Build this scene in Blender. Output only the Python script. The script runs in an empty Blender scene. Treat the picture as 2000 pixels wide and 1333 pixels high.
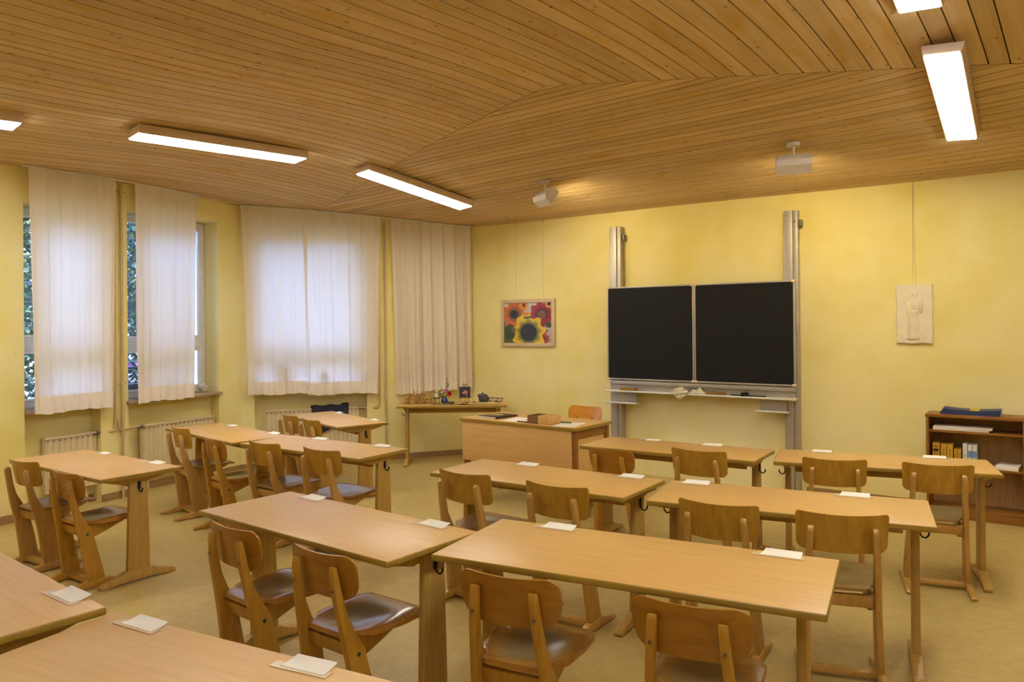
import bpy, bmesh, math, random
from mathutils import Vector, Matrix
R = random.Random(7)
SKY, FLOOD, EXPO = 15.0, 3.8, 1.14
PI = math.pi
COL = bpy.context.scene.collection
sc = bpy.context.scene

# ------------------------------------------------------------------ materials
def lin(c):
    return tuple(((v/255)/12.92 if v/255 <= .04045 else ((v/255+.055)/1.055)**2.4) for v in c)+(1,)
MATS = {}
def newmat(name):
    m = bpy.data.materials.new(name); m.use_nodes = True; MATS[name] = m
    nt = m.node_tree; b = nt.nodes['Principled BSDF']
    return m, nt, b
def nn(nt, typ, **kw):
    n = nt.nodes.new(typ)
    for k, v in kw.items(): setattr(n, k, v)
    return n
def plain(name, c, rough=.5, metal=0, spec=.5, bump=0, bscale=200, emit=None):
    m, nt, b = newmat(name)
    b.inputs['Base Color'].default_value = lin(c); b.inputs['Roughness'].default_value = rough
    b.inputs['Metallic'].default_value = metal; b.inputs['Specular IOR Level'].default_value = spec
    # slight mottling so nothing is dead flat
    tc = nn(nt, 'ShaderNodeTexCoord'); ns = nn(nt, 'ShaderNodeTexNoise'); ns.inputs['Scale'].default_value = 14; ns.inputs['Detail'].default_value = 3
    nt.links.new(tc.outputs['Object'], ns.inputs['Vector'])
    mx = nn(nt, 'ShaderNodeMix', data_type='RGBA'); mx.inputs[6].default_value = lin(c); mx.inputs[7].default_value = lin(tuple(v*.9 for v in c))
    nt.links.new(ns.outputs['Fac'], mx.inputs[0]); nt.links.new(mx.outputs[2], b.inputs['Base Color'])
    if bump:
        n2 = nn(nt, 'ShaderNodeTexNoise'); n2.inputs['Scale'].default_value = bscale; n2.inputs['Detail'].default_value = 4
        nt.links.new(tc.outputs['Object'], n2.inputs['Vector'])
        bp = nn(nt, 'ShaderNodeBump'); bp.inputs['Strength'].default_value = bump; bp.inputs['Distance'].default_value = .003
        nt.links.new(n2.outputs['Fac'], bp.inputs['Height']); nt.links.new(bp.outputs['Normal'], b.inputs['Normal'])
    if emit:
        b.inputs['Emission Color'].default_value = lin(emit[0]); b.inputs['Emission Strength'].default_value = emit[1]
    return m
def wood(name, c1, c2, scale=(3, 40, 40), rough=.35, coat=.0, dist=1.5, fine=.35):
    m, nt, b = newmat(name)
    tc = nn(nt, 'ShaderNodeTexCoord'); mp = nn(nt, 'ShaderNodeMapping'); mp.inputs['Scale'].default_value = scale
    nt.links.new(tc.outputs['Object'], mp.inputs['Vector'])
    oi = nn(nt, 'ShaderNodeObjectInfo'); ad = nn(nt, 'ShaderNodeVectorMath', operation='ADD')
    sm = nn(nt, 'ShaderNodeVectorMath', operation='SCALE'); cmb = nn(nt, 'ShaderNodeCombineXYZ')
    for i in range(3): nt.links.new(oi.outputs['Random'], cmb.inputs[i])
    nt.links.new(cmb.outputs[0], sm.inputs[0]); sm.inputs[3].default_value = 37
    nt.links.new(mp.outputs[0], ad.inputs[0]); nt.links.new(sm.outputs[0], ad.inputs[1])
    n1 = nn(nt, 'ShaderNodeTexNoise'); n1.inputs['Scale'].default_value = 1; n1.inputs['Detail'].default_value = 6
    n1.inputs['Roughness'].default_value = .6; n1.inputs['Distortion'].default_value = dist*.3
    nt.links.new(ad.outputs[0], n1.inputs['Vector'])
    cr = nn(nt, 'ShaderNodeValToRGB'); cr.color_ramp.elements[0].position = .33; cr.color_ramp.elements[1].position = .66
    cr.color_ramp.elements[0].color = lin(c2); cr.color_ramp.elements[1].color = lin(c1)
    nt.links.new(n1.outputs['Fac'], cr.inputs[0])
    n2 = nn(nt, 'ShaderNodeTexNoise'); n2.inputs['Scale'].default_value = 5; n2.inputs['Detail'].default_value = 2
    nt.links.new(ad.outputs[0], n2.inputs['Vector'])
    hs = nn(nt, 'ShaderNodeHueSaturation'); mr = nn(nt, 'ShaderNodeMapRange'); mr.inputs[3].default_value = 1-fine*.35; mr.inputs[4].default_value = 1+fine*.35
    nt.links.new(n2.outputs['Fac'], mr.inputs[0]); nt.links.new(mr.outputs[0], hs.inputs['Value']); nt.links.new(cr.outputs[0], hs.inputs['Color'])
    nt.links.new(hs.outputs[0], b.inputs['Base Color'])
    b.inputs['Roughness'].default_value = rough; b.inputs['Coat Weight'].default_value = coat; b.inputs['Coat Roughness'].default_value = .18
    return m
M = {}
M['top'] = wood('beech_laminate', (214, 171, 104), (203, 158, 90), (2.5, 55, 55), rough=.36, dist=.6, fine=.15)
M['edge'] = wood('table_edge_lacquer', (168, 136, 54), (152, 120, 42), (5, 30, 30), rough=.35, fine=.2)
M['leg'] = wood('beech_leg', (192, 154, 78), (174, 136, 62), (40, 40, 4), rough=.4, fine=.25)
M['ch'] = wood('chair_ply', (190, 146, 50), (168, 122, 34), (22, 22, 4), rough=.32, coat=.25, dist=3, fine=.2)
M['chf'] = wood('chair_frame_beech', (196, 152, 78), (176, 132, 62), (40, 40, 5), rough=.38, coat=.15, fine=.2)
M['ch2'] = wood('chair_ply_orange', (176, 122, 34), (158, 102, 22), (5, 24, 24), rough=.3, coat=.3, dist=3, fine=.2)
M['chf2'] = wood('chair_frame_orange', (194, 144, 50), (174, 124, 38), (40, 40, 5), rough=.34, coat=.2, fine=.2)
M['desk'] = wood('desk_laminate', (226, 182, 112), (214, 168, 98), (3, 40, 30), rough=.38, fine=.2)
M['case'] = wood('bookcase_wood', (154, 102, 34), (132, 84, 24), (4, 40, 30), rough=.4, fine=.25)
M['caseb'] = wood('bookcase_back', (186, 142, 84), (164, 120, 66), (30, 30, 4), rough=.5, fine=.25)
M['base'] = wood('baseboard_wood', (164, 128, 84), (142, 108, 66), (3, 40, 40), rough=.5, fine=.3)
M['easel'] = wood('easel_wood', (180, 120, 60), (160, 100, 48), (30, 30, 6), rough=.5)
M['box'] = wood('box_wood', (150, 108, 62), (118, 82, 44), (8, 30, 30), rough=.5, dist=4, fine=.5)
M['eraser'] = wood('eraser_wood', (156, 116, 38), (122, 86, 26), (8, 30, 30), rough=.6, fine=.5)

M['ch3'] = wood('teacher_chair_ply', (220, 150, 44), (206, 132, 30), (6, 24, 24), rough=.22, coat=.5, dist=3, fine=.15)

def seat_mat(name, c1, c2, worn, ctr=(0, .1, .44), rough=.28, coat=.4):
    m = wood(name, c1, c2, (5, 24, 24), rough=rough, coat=coat, dist=3, fine=.2)
    nt = m.node_tree; b = nt.nodes['Principled BSDF']
    src = b.inputs['Base Color'].links[0].from_socket
    tc = nn(nt, 'ShaderNodeTexCoord'); mp = nn(nt, 'ShaderNodeMapping'); mp.vector_type = 'TEXTURE'
    mp.inputs['Location'].default_value = ctr; mp.inputs['Scale'].default_value = (.17, .17, .2)
    nt.links.new(tc.outputs['Object'], mp.inputs[0])
    gr = nn(nt, 'ShaderNodeTexGradient', gradient_type='SPHERICAL'); nt.links.new(mp.outputs[0], gr.inputs[0])
    ns = nn(nt, 'ShaderNodeTexNoise'); ns.inputs['Scale'].default_value = 9; nt.links.new(tc.outputs['Object'], ns.inputs[0])
    ma = nn(nt, 'ShaderNodeMath', operation='MULTIPLY_ADD'); ma.inputs[1].default_value = 2.2; nt.links.new(gr.outputs['Fac'], ma.inputs[0])
    sb = nn(nt, 'ShaderNodeMath', operation='SUBTRACT'); sb.inputs[1].default_value = .5; nt.links.new(ns.outputs[0], sb.inputs[0])
    nt.links.new(sb.outputs[0], ma.inputs[2])
    cl = nn(nt, 'ShaderNodeClamp'); nt.links.new(ma.outputs[0], cl.inputs[0])
    mx = nn(nt, 'ShaderNodeMix', data_type='RGBA'); nt.links.new(cl.outputs[0], mx.inputs[0]); nt.links.new(src, mx.inputs[6]); mx.inputs[7].default_value = lin(worn)
    nt.links.new(mx.outputs[2], b.inputs['Base Color'])
    return m
M['seat'] = seat_mat('worn_seat', (164, 124, 74), (142, 102, 56), (146, 120, 90))
M['seat2'] = seat_mat('worn_seat_orange', (190, 132, 50), (168, 112, 38), (144, 122, 78), rough=.24, coat=.5)

def wallmat():
    m, nt, b = newmat('yellow_glaze_wall')
    tc = nn(nt, 'ShaderNodeTexCoord')
    n1 = nn(nt, 'ShaderNodeTexNoise'); n1.inputs['Scale'].default_value = .55; n1.inputs['Detail'].default_value = 4; n1.inputs['Distortion'].default_value = .4
    n2 = nn(nt, 'ShaderNodeTexNoise'); n2.inputs['Scale'].default_value = 2.6; n2.inputs['Detail'].default_value = 5
    for n in (n1, n2): nt.links.new(tc.outputs['Object'], n.inputs['Vector'])
    cr = nn(nt, 'ShaderNodeValToRGB'); e = cr.color_ramp.elements
    e[0].position = .36; e[1].position = .66; e[0].color = lin(WC[0]); e[1].color = lin(WC[1])
    mxn = nn(nt, 'ShaderNodeMix'); mxn.inputs[0].default_value = .35
    nt.links.new(n1.outputs['Fac'], mxn.inputs[2]); nt.links.new(n2.outputs['Fac'], mxn.inputs[3])
    nt.links.new(mxn.outputs[0], cr.inputs[0])
    # little scuffs and specks
    v = nn(nt, 'ShaderNodeTexVoronoi'); v.inputs['Scale'].default_value = 3.2; nt.links.new(tc.outputs['Object'], v.inputs['Vector'])
    lt = nn(nt, 'ShaderNodeMath', operation='LESS_THAN'); lt.inputs[1].default_value = .022; nt.links.new(v.outputs['Distance'], lt.inputs[0])
    mm = nn(nt, 'ShaderNodeMath', operation='MULTIPLY'); mm.inputs[1].default_value = .35; nt.links.new(lt.outputs[0], mm.inputs[0])
    mx = nn(nt, 'ShaderNodeMix', data_type='RGBA'); nt.links.new(mm.outputs[0], mx.inputs[0]); nt.links.new(cr.outputs[0], mx.inputs[6]); mx.inputs[7].default_value = lin((120, 90, 60))
    nt.links.new(mx.outputs[2], b.inputs['Base Color']); b.inputs['Roughness'].default_value = .75; b.inputs['Specular IOR Level'].default_value = .25
    n3 = nn(nt, 'ShaderNodeTexNoise'); n3.inputs['Scale'].default_value = 22; n3.inputs['Detail'].default_value = 6; nt.links.new(tc.outputs['Object'], n3.inputs['Vector'])
    bp = nn(nt, 'ShaderNodeBump'); bp.inputs['Strength'].default_value = .35; bp.inputs['Distance'].default_value = .006
    nt.links.new(n3.outputs['Fac'], bp.inputs['Height']); nt.links.new(bp.outputs['Normal'], b.inputs['Normal'])
    return m
WC = ((227, 208, 120), (238, 225, 170))
M['wall'] = wallmat()

def floormat():
    m, nt, b = newmat('marbled_linoleum')
    tc = nn(nt, 'ShaderNodeTexCoord')
    def noise(s, d, rough=.6):
        n = nn(nt, 'ShaderNodeTexNoise'); n.inputs['Scale'].default_value = s; n.inputs['Detail'].default_value = d; n.inputs['Roughness'].default_value = rough
        nt.links.new(tc.outputs['Object'], n.inputs['Vector']); return n
    n1 = noise(14, 9, .75); n2 = noise(.8, 3)
    cr = nn(nt, 'ShaderNodeValToRGB'); e = cr.color_ramp.elements
    e[0].position = .3; e[1].position = .7; e[0].color = lin(FC[0]); e[1].color = lin(FC[1])
    mx = nn(nt, 'ShaderNodeMix'); mx.inputs[0].default_value = .4
    nt.links.new(n1.outputs[0], mx.inputs[2]); nt.links.new(n2.outputs[0], mx.inputs[3]); nt.links.new(mx.outputs[0], cr.inputs[0])
    # sheet joints every 2 m
    br = nn(nt, 'ShaderNodeTexBrick'); br.inputs['Scale'].default_value = 1; br.offset = 0
    br.inputs['Brick Width'].default_value = 30; br.inputs['Row Height'].default_value = 2.0; br.inputs['Mortar Size'].default_value = .0018
    nt.links.new(tc.outputs['Object'], br.inputs['Vector'])
    mm = nn(nt, 'ShaderNodeMath', operation='MULTIPLY'); mm.inputs[1].default_value = .3; nt.links.new(br.outputs['Fac'], mm.inputs[0])
    m2 = nn(nt, 'ShaderNodeMix', data_type='RGBA'); nt.links.new(mm.outputs[0], m2.inputs[0]); nt.links.new(cr.outputs[0], m2.inputs[6]); m2.inputs[7].default_value = lin((90, 66, 34))
    v = nn(nt, 'ShaderNodeTexVoronoi'); v.inputs['Scale'].default_value = 2.4; nt.links.new(tc.outputs['Object'], v.inputs['Vector'])
    lt = nn(nt, 'ShaderNodeMath', operation='LESS_THAN'); lt.inputs[1].default_value = .012; nt.links.new(v.outputs['Distance'], lt.inputs[0])
    m3 = nn(nt, 'ShaderNodeMix', data_type='RGBA'); nt.links.new(lt.outputs[0], m3.inputs[0]); nt.links.new(m2.outputs[2], m3.inputs[6]); m3.inputs[7].default_value = lin((70, 50, 30))
    nt.links.new(m3.outputs[2], b.inputs['Base Color'])
    b.inputs['Roughness'].default_value = .42; b.inputs['Specular IOR Level'].default_value = .4
    return m
FC = ((166, 140, 80), (206, 182, 116))
M['floor'] = floormat()

def ceilmat():
    m, nt, b = newmat('spruce_planks')
    tc = nn(nt, 'ShaderNodeTexCoord'); at = nn(nt, 'ShaderNodeAttribute', attribute_name='plank')
    uv = nn(nt, 'ShaderNodeUVMap', uv_map='UVMap')
    mp = nn(nt, 'ShaderNodeMapping'); mp.inputs['Scale'].default_value = (1.1, 26, 1); nt.links.new(uv.outputs[0], mp.inputs[0])
    n1 = nn(nt, 'ShaderNodeTexNoise'); n1.inputs['Scale'].default_value = 1; n1.inputs['Detail'].default_value = 7; n1.inputs['Distortion'].default_value = .5; nt.links.new(mp.outputs[0], n1.inputs[0])
    cr = nn(nt, 'ShaderNodeValToRGB'); e = cr.color_ramp.elements
    e[0].position = .32; e[1].position = .62; e[0].color = lin(CC[0]); e[1].color = lin(CC[1])
    el = cr.color_ramp.elements.new(.45); el.color = lin(CC[2])
    nt.links.new(n1.outputs['Fac'], cr.inputs[0])
    # yellow-aged patches
    mp3 = nn(nt, 'ShaderNodeMapping'); mp3.inputs['Scale'].default_value = (1.0, 5, 1); nt.links.new(uv.outputs[0], mp3.inputs[0])
    n3 = nn(nt, 'ShaderNodeTexNoise'); n3.inputs['Scale'].default_value = 1.3; n3.inputs['Detail'].default_value = 5; n3.inputs['Distortion'].default_value = 1.; nt.links.new(mp3.outputs[0], n3.inputs[0])
    mr3 = nn(nt, 'ShaderNodeMapRange'); mr3.inputs[1].default_value = .54; mr3.inputs[2].default_value = .68; mr3.inputs[3].default_value = 0; mr3.inputs[4].default_value = .55; nt.links.new(n3.outputs['Fac'], mr3.inputs[0])
    m3 = nn(nt, 'ShaderNodeMix', data_type='RGBA'); nt.links.new(mr3.outputs[0], m3.inputs[0]); nt.links.new(cr.outputs[0], m3.inputs[6]); m3.inputs[7].default_value = lin(CC[3])
    # per plank tone
    hs = nn(nt, 'ShaderNodeHueSaturation'); mr = nn(nt, 'ShaderNodeMapRange'); mr.inputs[3].default_value = .90; mr.inputs[4].default_value = 1.09
    nt.links.new(at.outputs['Fac'], mr.inputs[0]); nt.links.new(mr.outputs[0], hs.inputs['Value']); nt.links.new(m3.outputs[2], hs.inputs['Color'])
    # knots
    mp2 = nn(nt, 'ShaderNodeMapping'); mp2.inputs['Scale'].default_value = (2.6, 5.5, 1); nt.links.new(uv.outputs[0], mp2.inputs[0])
    v = nn(nt, 'ShaderNodeTexVoronoi'); v.inputs['Scale'].default_value = 1; v.voronoi_dimensions = '2D'; nt.links.new(mp2.outputs[0], v.inputs['Vector'])
    mr2 = nn(nt, 'ShaderNodeMapRange'); mr2.inputs[1].default_value = .015; mr2.inputs[2].default_value = .05; mr2.inputs[3].default_value = .65; mr2.inputs[4].default_value = 0
    nt.links.new(v.outputs['Distance'], mr2.inputs[0])
    mx = nn(nt, 'ShaderNodeMix', data_type='RGBA'); nt.links.new(mr2.outputs[0], mx.inputs[0]); nt.links.new(hs.outputs[0], mx.inputs[6]); mx.inputs[7].default_value = lin((96, 66, 36))
    nt.links.new(mx.outputs[2], b.inputs['Base Color']); b.inputs['Roughness'].default_value = .75; b.inputs['Specular IOR Level'].default_value = .12
    return m
CC = ((200, 172, 132), (214, 188, 148), (208, 180, 138), (200, 160, 70))
M['plank'] = ceilmat()
M['groove'] = plain('groove_dark', (58, 40, 24), .9)

def curtmat(name, tr, transp, c):
    m, nt, b = newmat(name)
    nt.nodes.remove(b); out = nt.nodes['Material Output']
    tc = nn(nt, 'ShaderNodeTexCoord'); wv = nn(nt, 'ShaderNodeTexNoise'); wv.inputs['Scale'].default_value = 260; nt.links.new(tc.outputs['Object'], wv.inputs[0])
    mx = nn(nt, 'ShaderNodeMix', data_type='RGBA'); mx.inputs[6].default_value = lin(c); mx.inputs[7].default_value = lin(tuple(v*.93 for v in c)); nt.links.new(wv.outputs[0], mx.inputs[0])
    d = nn(nt, 'ShaderNodeBsdfDiffuse'); t = nn(nt, 'ShaderNodeBsdfTranslucent'); tp = nn(nt, 'ShaderNodeBsdfTransparent')
    nt.links.new(mx.outputs[2], d.inputs[0]); nt.links.new(mx.outputs[2], t.inputs[0])
    m1 = nn(nt, 'ShaderNodeMixShader'); m1.inputs[0].default_value = tr; nt.links.new(d.outputs[0], m1.inputs[1]); nt.links.new(t.outputs[0], m1.inputs[2])
    m2 = nn(nt, 'ShaderNodeMixShader'); m2.inputs[0].default_value = transp; nt.links.new(m1.outputs[0], m2.inputs[1]); nt.links.new(tp.outputs[0], m2.inputs[2])
    nt.links.new(m2.outputs[0], out.inputs[0]); return m
M['curt'] = curtmat('muslin', .33, .015, (250, 238, 218))
M['hem'] = curtmat('muslin_hem', .13, .0, (250, 236, 212))

def glassmat():
    m, nt, b = newmat('pane_glass'); nt.nodes.remove(b); out = nt.nodes['Material Output']
    g = nn(nt, 'ShaderNodeBsdfGlossy'); g.inputs['Roughness'].default_value = .02
    t = nn(nt, 'ShaderNodeBsdfTransparent'); t.inputs[0].default_value = (.93, .95, .95, 1)
    f = nn(nt, 'ShaderNodeFresnel'); f.inputs[0].default_value = 1.45
    mx = nn(nt, 'ShaderNodeMixShader'); nt.links.new(f.outputs[0], mx.inputs[0]); nt.links.new(t.outputs[0], mx.inputs[1]); nt.links.new(g.outputs[0], mx.inputs[2])
    nt.links.new(mx.outputs[0], out.inputs[0]); return m
M['glass'] = glassmat()

def attrmat(name, rough=.5, coat=0):
    m, nt, b = newmat(name); at = nn(nt, 'ShaderNodeVertexColor', layer_name='Col')
    nt.links.new(at.outputs[0], b.inputs['Base Color']); b.inputs['Roughness'].default_value = rough; b.inputs['Coat Weight'].default_value = coat; return m
M['print'] = attrmat('printed_picture', .3, .3)
M['cover'] = attrmat('printed_cover', .5, 0)

M['white'] = plain('white_paint', (226, 222, 212), .4)
M['ivory'] = plain('ivory_paint', (226, 206, 160), .45)
M['pipe'] = plain('pipe_paint', (206, 178, 122), .45)
M['alu'] = plain('anodised_aluminium', (188, 180, 166), .45, .45)
M['alud'] = plain('aluminium_dark', (120, 112, 100), .5, .4)  # darker grey tone for brackets, base plates, vents and felt pads
M['cap'] = plain('cream_plastic', (230, 206, 160), .5)
M['slate'] = plain('blackboard_slate', (25, 25, 24), .7, spec=.25)
M['black'] = plain('black_iron', (26, 26, 28), .4, .3)
M['steel'] = plain('steel', (150, 146, 138), .3, .9)
M['green'] = plain('green_plug', (10, 96, 62), .5)
M['paper'] = plain('white_paper', (246, 240, 226), .7)
M['tape'] = plain('clear_tape', (222, 196, 156), .25)
M['lampbody'] = plain('lamp_housing', (222, 196, 172), .5)
M['spot'] = plain('spot_housing', (220, 208, 190), .5)
M['navy'] = plain('navy_cloth', (40, 40, 58), .9, bump=.6, bscale=120)
M['rag'] = plain('chalky_rag', (216, 206, 176), .9, bump=.8, bscale=60)
M['leaf_dry'] = plain('dry_leaf', (196, 146, 56), .7)
M['leaf_dry2'] = plain('dry_leaf_pale', (214, 178, 92), .7)
M['twig'] = plain('twig', (96, 66, 36), .8)
M['leaf'] = plain('green_leaf', (60, 92, 36), .6)
M['tleaf'] = plain('tree_leaf', (50, 72, 30), .6)
M['tleaf_y'] = plain('tree_leaf_yellow', (112, 104, 30), .6)
M['leaf_y'] = plain('yellow_leaf', (158, 148, 44), .6)
M['leaf_d'] = plain('dark_leaf', (26, 42, 24), .6)
M['bark'] = plain('bark', (70, 56, 44), .9, bump=.5)
M['petal_r'] = plain('red_petal', (190, 22, 22), .6)
M['petal_v'] = plain('violet_petal', (58, 36, 130), .6)
M['petal_p'] = plain('pink_petal', (206, 110, 186), .6)
M['petal_w'] = plain('white_petal', (240, 236, 216), .6)
M['pollen'] = plain('pollen', (214, 176, 40), .7)
M['vase'] = plain('blue_glaze', (52, 66, 122), .15)
M['wax'] = plain('candle_wax', (238, 222, 190), .5)
M['cloth'] = plain('mustard_cloth', (196, 170, 92), .9, bump=.3, bscale=90)
M['stone'] = plain('grey_stone', (96, 84, 74), .6, bump=.5, bscale=30)
M['geode'] = plain('dark_rock', (86, 84, 88), .4, bump=1.2, bscale=40)
M['rockw'] = plain('pale_rock', (214, 196, 170), .7, bump=1, bscale=24)
M['stripe'] = plain('woven_cloth', (190, 170, 140), .9, bump=.8, bscale=80)
M['plaster'] = plain('plaster_cast', (238, 222, 188), .7, bump=.25, bscale=40)
M['oak'] = plain('pale_frame', (214, 190, 148), .45)
M['sill'] = plain('sill_board', (176, 150, 120), .4)
M['bookb'] = plain('dark_cover', (66, 44, 34), .45)
M['maroon'] = plain('dark_pen', (50, 38, 44), .4)
M['grass'] = plain('lawn', (72, 88, 44), .9)
M['pot'] = plain('dark_planter', (60, 56, 54), .6)
M['terra'] = plain('clay_pot', (170, 120, 84), .7)

def lampdiff():
    m, nt, b = newmat('lamp_diffuser'); nt.nodes.remove(b); out = nt.nodes['Material Output']
    tc = nn(nt, 'ShaderNodeTexCoord'); sp = nn(nt, 'ShaderNodeSeparateXYZ'); nt.links.new(tc.outputs['Object'], sp.inputs[0])
    ab = nn(nt, 'ShaderNodeMath', operation='ABSOLUTE'); nt.links.new(sp.outputs['Y'], ab.inputs[0])
    mr = nn(nt, 'ShaderNodeMapRange'); mr.interpolation_type = 'SMOOTHSTEP'; mr.inputs[1].default_value = 0; mr.inputs[2].default_value = .016; mr.inputs[3].default_value = LAMP*.02; mr.inputs[4].default_value = LAMP
    nt.links.new(ab.outputs[0], mr.inputs[0])
    e = nn(nt, 'ShaderNodeEmission'); e.inputs[0].default_value = (1, .965, .835, 1); nt.links.new(mr.outputs[0], e.inputs[1]); nt.links.new(e.outputs[0], out.inputs[0]); return m
LAMP = 17.0
M['diff'] = lampdiff()

# ------------------------------------------------------------------ mesh helpers
def B(): return bmesh.new()
def bevel(bm, geom, r, seg=2):
    if r > 0: bmesh.ops.bevel(bm, geom=geom, offset=r, segments=seg, affect='EDGES', profile=.5, clamp_overlap=True)
def merge(dst, src, mat=None):
    me = bpy.data.meshes.new('t'); src.to_mesh(me); src.free()
    if mat is not None: me.transform(mat)
    dst.from_mesh(me); bpy.data.meshes.remove(me)
def box(bm, c, s, r=0, rot=None, seg=2):
    t = B(); bmesh.ops.create_cube(t, size=1, matrix=Matrix.Diagonal((*s, 1)))
    bevel(t, t.edges[:], r, seg)
    m = Matrix.Translation(c)
    if rot is not None: m = m @ rot
    merge(bm, t, m)
def prism(bm, pts, x0, x1, r=0, fn=None, axis='x', sel=None):
    """polygon pts (a,b) extruded between x0 and x1; axis x: (x,a,b); axis z: (a,b,x)"""
    t = B()
    mk = (lambda a, b, x: (x, a, b)) if axis == 'x' else ((lambda a, b, x: (a, b, x)) if axis == 'z' else (lambda a, b, x: (a, x, b)))
    va = [t.verts.new(mk(a, b, x0)) for a, b in pts]; vb = [t.verts.new(mk(a, b, x1)) for a, b in pts]
    t.faces.new(va); t.faces.new(vb[::-1]); n = len(pts)
    for i in range(n): t.faces.new((va[i], vb[i], vb[(i+1) % n], va[(i+1) % n]))
    bmesh.ops.recalc_face_normals(t, faces=t.faces[:])
    if r: bevel(t, t.edges[:], r, 2)
    if fn:
        for v in t.verts: v.co = Vector(fn(v.co))
    merge(bm, t)
def tube(bm, path, r, n=10, caps=True):
    path = [Vector(p) for p in path]; rings = []
    up = Vector((0, 0, 1)); prev = None
    for i, p in enumerate(path):
        d = (path[min(i+1, len(path)-1)]-path[max(i-1, 0)]).normalized()
        a = d.orthogonal().normalized() if prev is None else (prev-d*prev.dot(d)).normalized()
        prev = a; b = d.cross(a); rr = r[i] if isinstance(r, (list, tuple)) else r
        rings.append([bm.verts.new(p+(a*math.cos(2*PI*k/n)+b*math.sin(2*PI*k/n))*rr) for k in range(n)])
    for i in range(len(rings)-1):
        for k in range(n): bm.faces.new((rings[i][k], rings[i][(k+1) % n], rings[i+1][(k+1) % n], rings[i+1][k]))
    if caps: bm.faces.new(rings[0][::-1]); bm.faces.new(rings[-1])
def arcp(pts, rad=.05, n=6):
    """round the corners of a polyline"""
    pts = [Vector(p) for p in pts]; out = [pts[0]]
    for i in range(1, len(pts)-1):
        a, p, c = pts[i-1], pts[i], pts[i+1]; u = (a-p).normalized(); v = (c-p).normalized()
        s, e = p+u*min(rad, (a-p).length*.48), p+v*min(rad, (c-p).length*.48)
        for k in range(n+1):
            t = k/n; out.append(s*(1-t)**2+p*2*t*(1-t)+e*t*t)
    return out+[pts[-1]]
def solid(bm, t):
    bmesh.ops.recalc_face_normals(bm, faces=bm.faces[:]); bmesh.ops.solidify(bm, geom=bm.faces[:], thickness=t); bmesh.ops.recalc_face_normals(bm, faces=bm.faces[:])
def lathe(bm, prof, n=20, c=(0, 0, 0)):
    rings = []
    for r, z in prof: rings.append([bm.verts.new((c[0]+r*math.cos(2*PI*k/n), c[1]+r*math.sin(2*PI*k/n), c[2]+z)) for k in range(n)])
    for i in range(len(rings)-1):
        for k in range(n): bm.faces.new((rings[i][k], rings[i][(k+1) % n], rings[i+1][(k+1) % n], rings[i+1][k]))
    bm.faces.new(rings[0][::-1]); bm.faces.new(rings[-1])
def plate(bm, vs, half, pos, thick, nu=16):
    """rows v in vs, half(v) half width; pos(x,v)->front point; thick(x,v)->offset vector"""
    F, K = [], []
    for v in vs:
        h = half(v); fr, bk = [], []
        for i in range(nu+1):
            x = h*(-math.cos(PI*i/nu)*.35+(-1+2*i/nu)*.65); p = Vector(pos(x, v)); fr.append(bm.verts.new(p)); bk.append(bm.verts.new(p+Vector(thick(x, v))))
        F.append(fr); K.append(bk)
    m = len(vs)
    for j in range(m-1):
        for i in range(nu):
            bm.faces.new((F[j][i], F[j][i+1], F[j+1][i+1], F[j+1][i])); bm.faces.new((K[j][i], K[j+1][i], K[j+1][i+1], K[j][i+1]))
        bm.faces.new((F[j][0], F[j+1][0], K[j+1][0], K[j][0])); bm.faces.new((F[j][nu], K[j][nu], K[j+1][nu], F[j+1][nu]))
    for i in range(nu):
        bm.faces.new((F[0][i], K[0][i], K[0][i+1], F[0][i+1])); bm.faces.new((F[m-1][i], F[m-1][i+1], K[m-1][i+1], K[m-1][i]))
    bmesh.ops.recalc_face_normals(bm, faces=bm.faces[:])
def obj(name, bm, mat, parent=None, loc=None, rz=None, mats=None, smooth=True, ang=35, mw=None):
    me = bpy.data.meshes.new(name); bm.to_mesh(me); bm.free()
    for m in (mats or [mat]): me.materials.append(m)
    if smooth:
        me.shade_smooth(); me.set_sharp_from_angle(angle=math.radians(ang))
    o = bpy.data.objects.new(name, me); COL.objects.link(o)
    if mw is not None: o.matrix_world = mw
    if loc is not None: o.location = loc
    if rz is not None: o.rotation_euler = (0, 0, rz)
    if parent: o.parent = parent
    return o
def tag(o, label, cat, group=None):
    o['label'] = label; o['category'] = cat
    if group: o['group'] = group
    return o
def thing(name, label, cat, loc=(0, 0, 0), rz=0, group=None, mw=None):
    o = bpy.data.objects.new(name, None); COL.objects.link(o); o.empty_display_size = .1
    if mw is not None: o.matrix_world = mw
    else: o.location = loc; o.rotation_euler = (0, 0, rz)
    return tag(o, label, cat, group)
def struct(name, bm, m, mats=None, smooth=False, parent=None):
    o = obj(name, bm, m, parent, mats=mats, smooth=smooth)
    if parent is None: o['kind'] = 'structure'
    return o
def copy_tree(o, parent=None):
    c = o.copy(); COL.objects.link(c)
    if parent: c.parent = parent
    for ch in list(o.children): copy_tree(ch, c)
    return c
def place(proto, used, loc, rz, label, s=1, group=None):
    o = proto if not used else copy_tree(proto)
    o.location = loc; o.rotation_euler = (0, 0, rz); o.scale = (s, s, s); o['label'] = label
    if group: o['group'] = group
    return o

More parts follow.
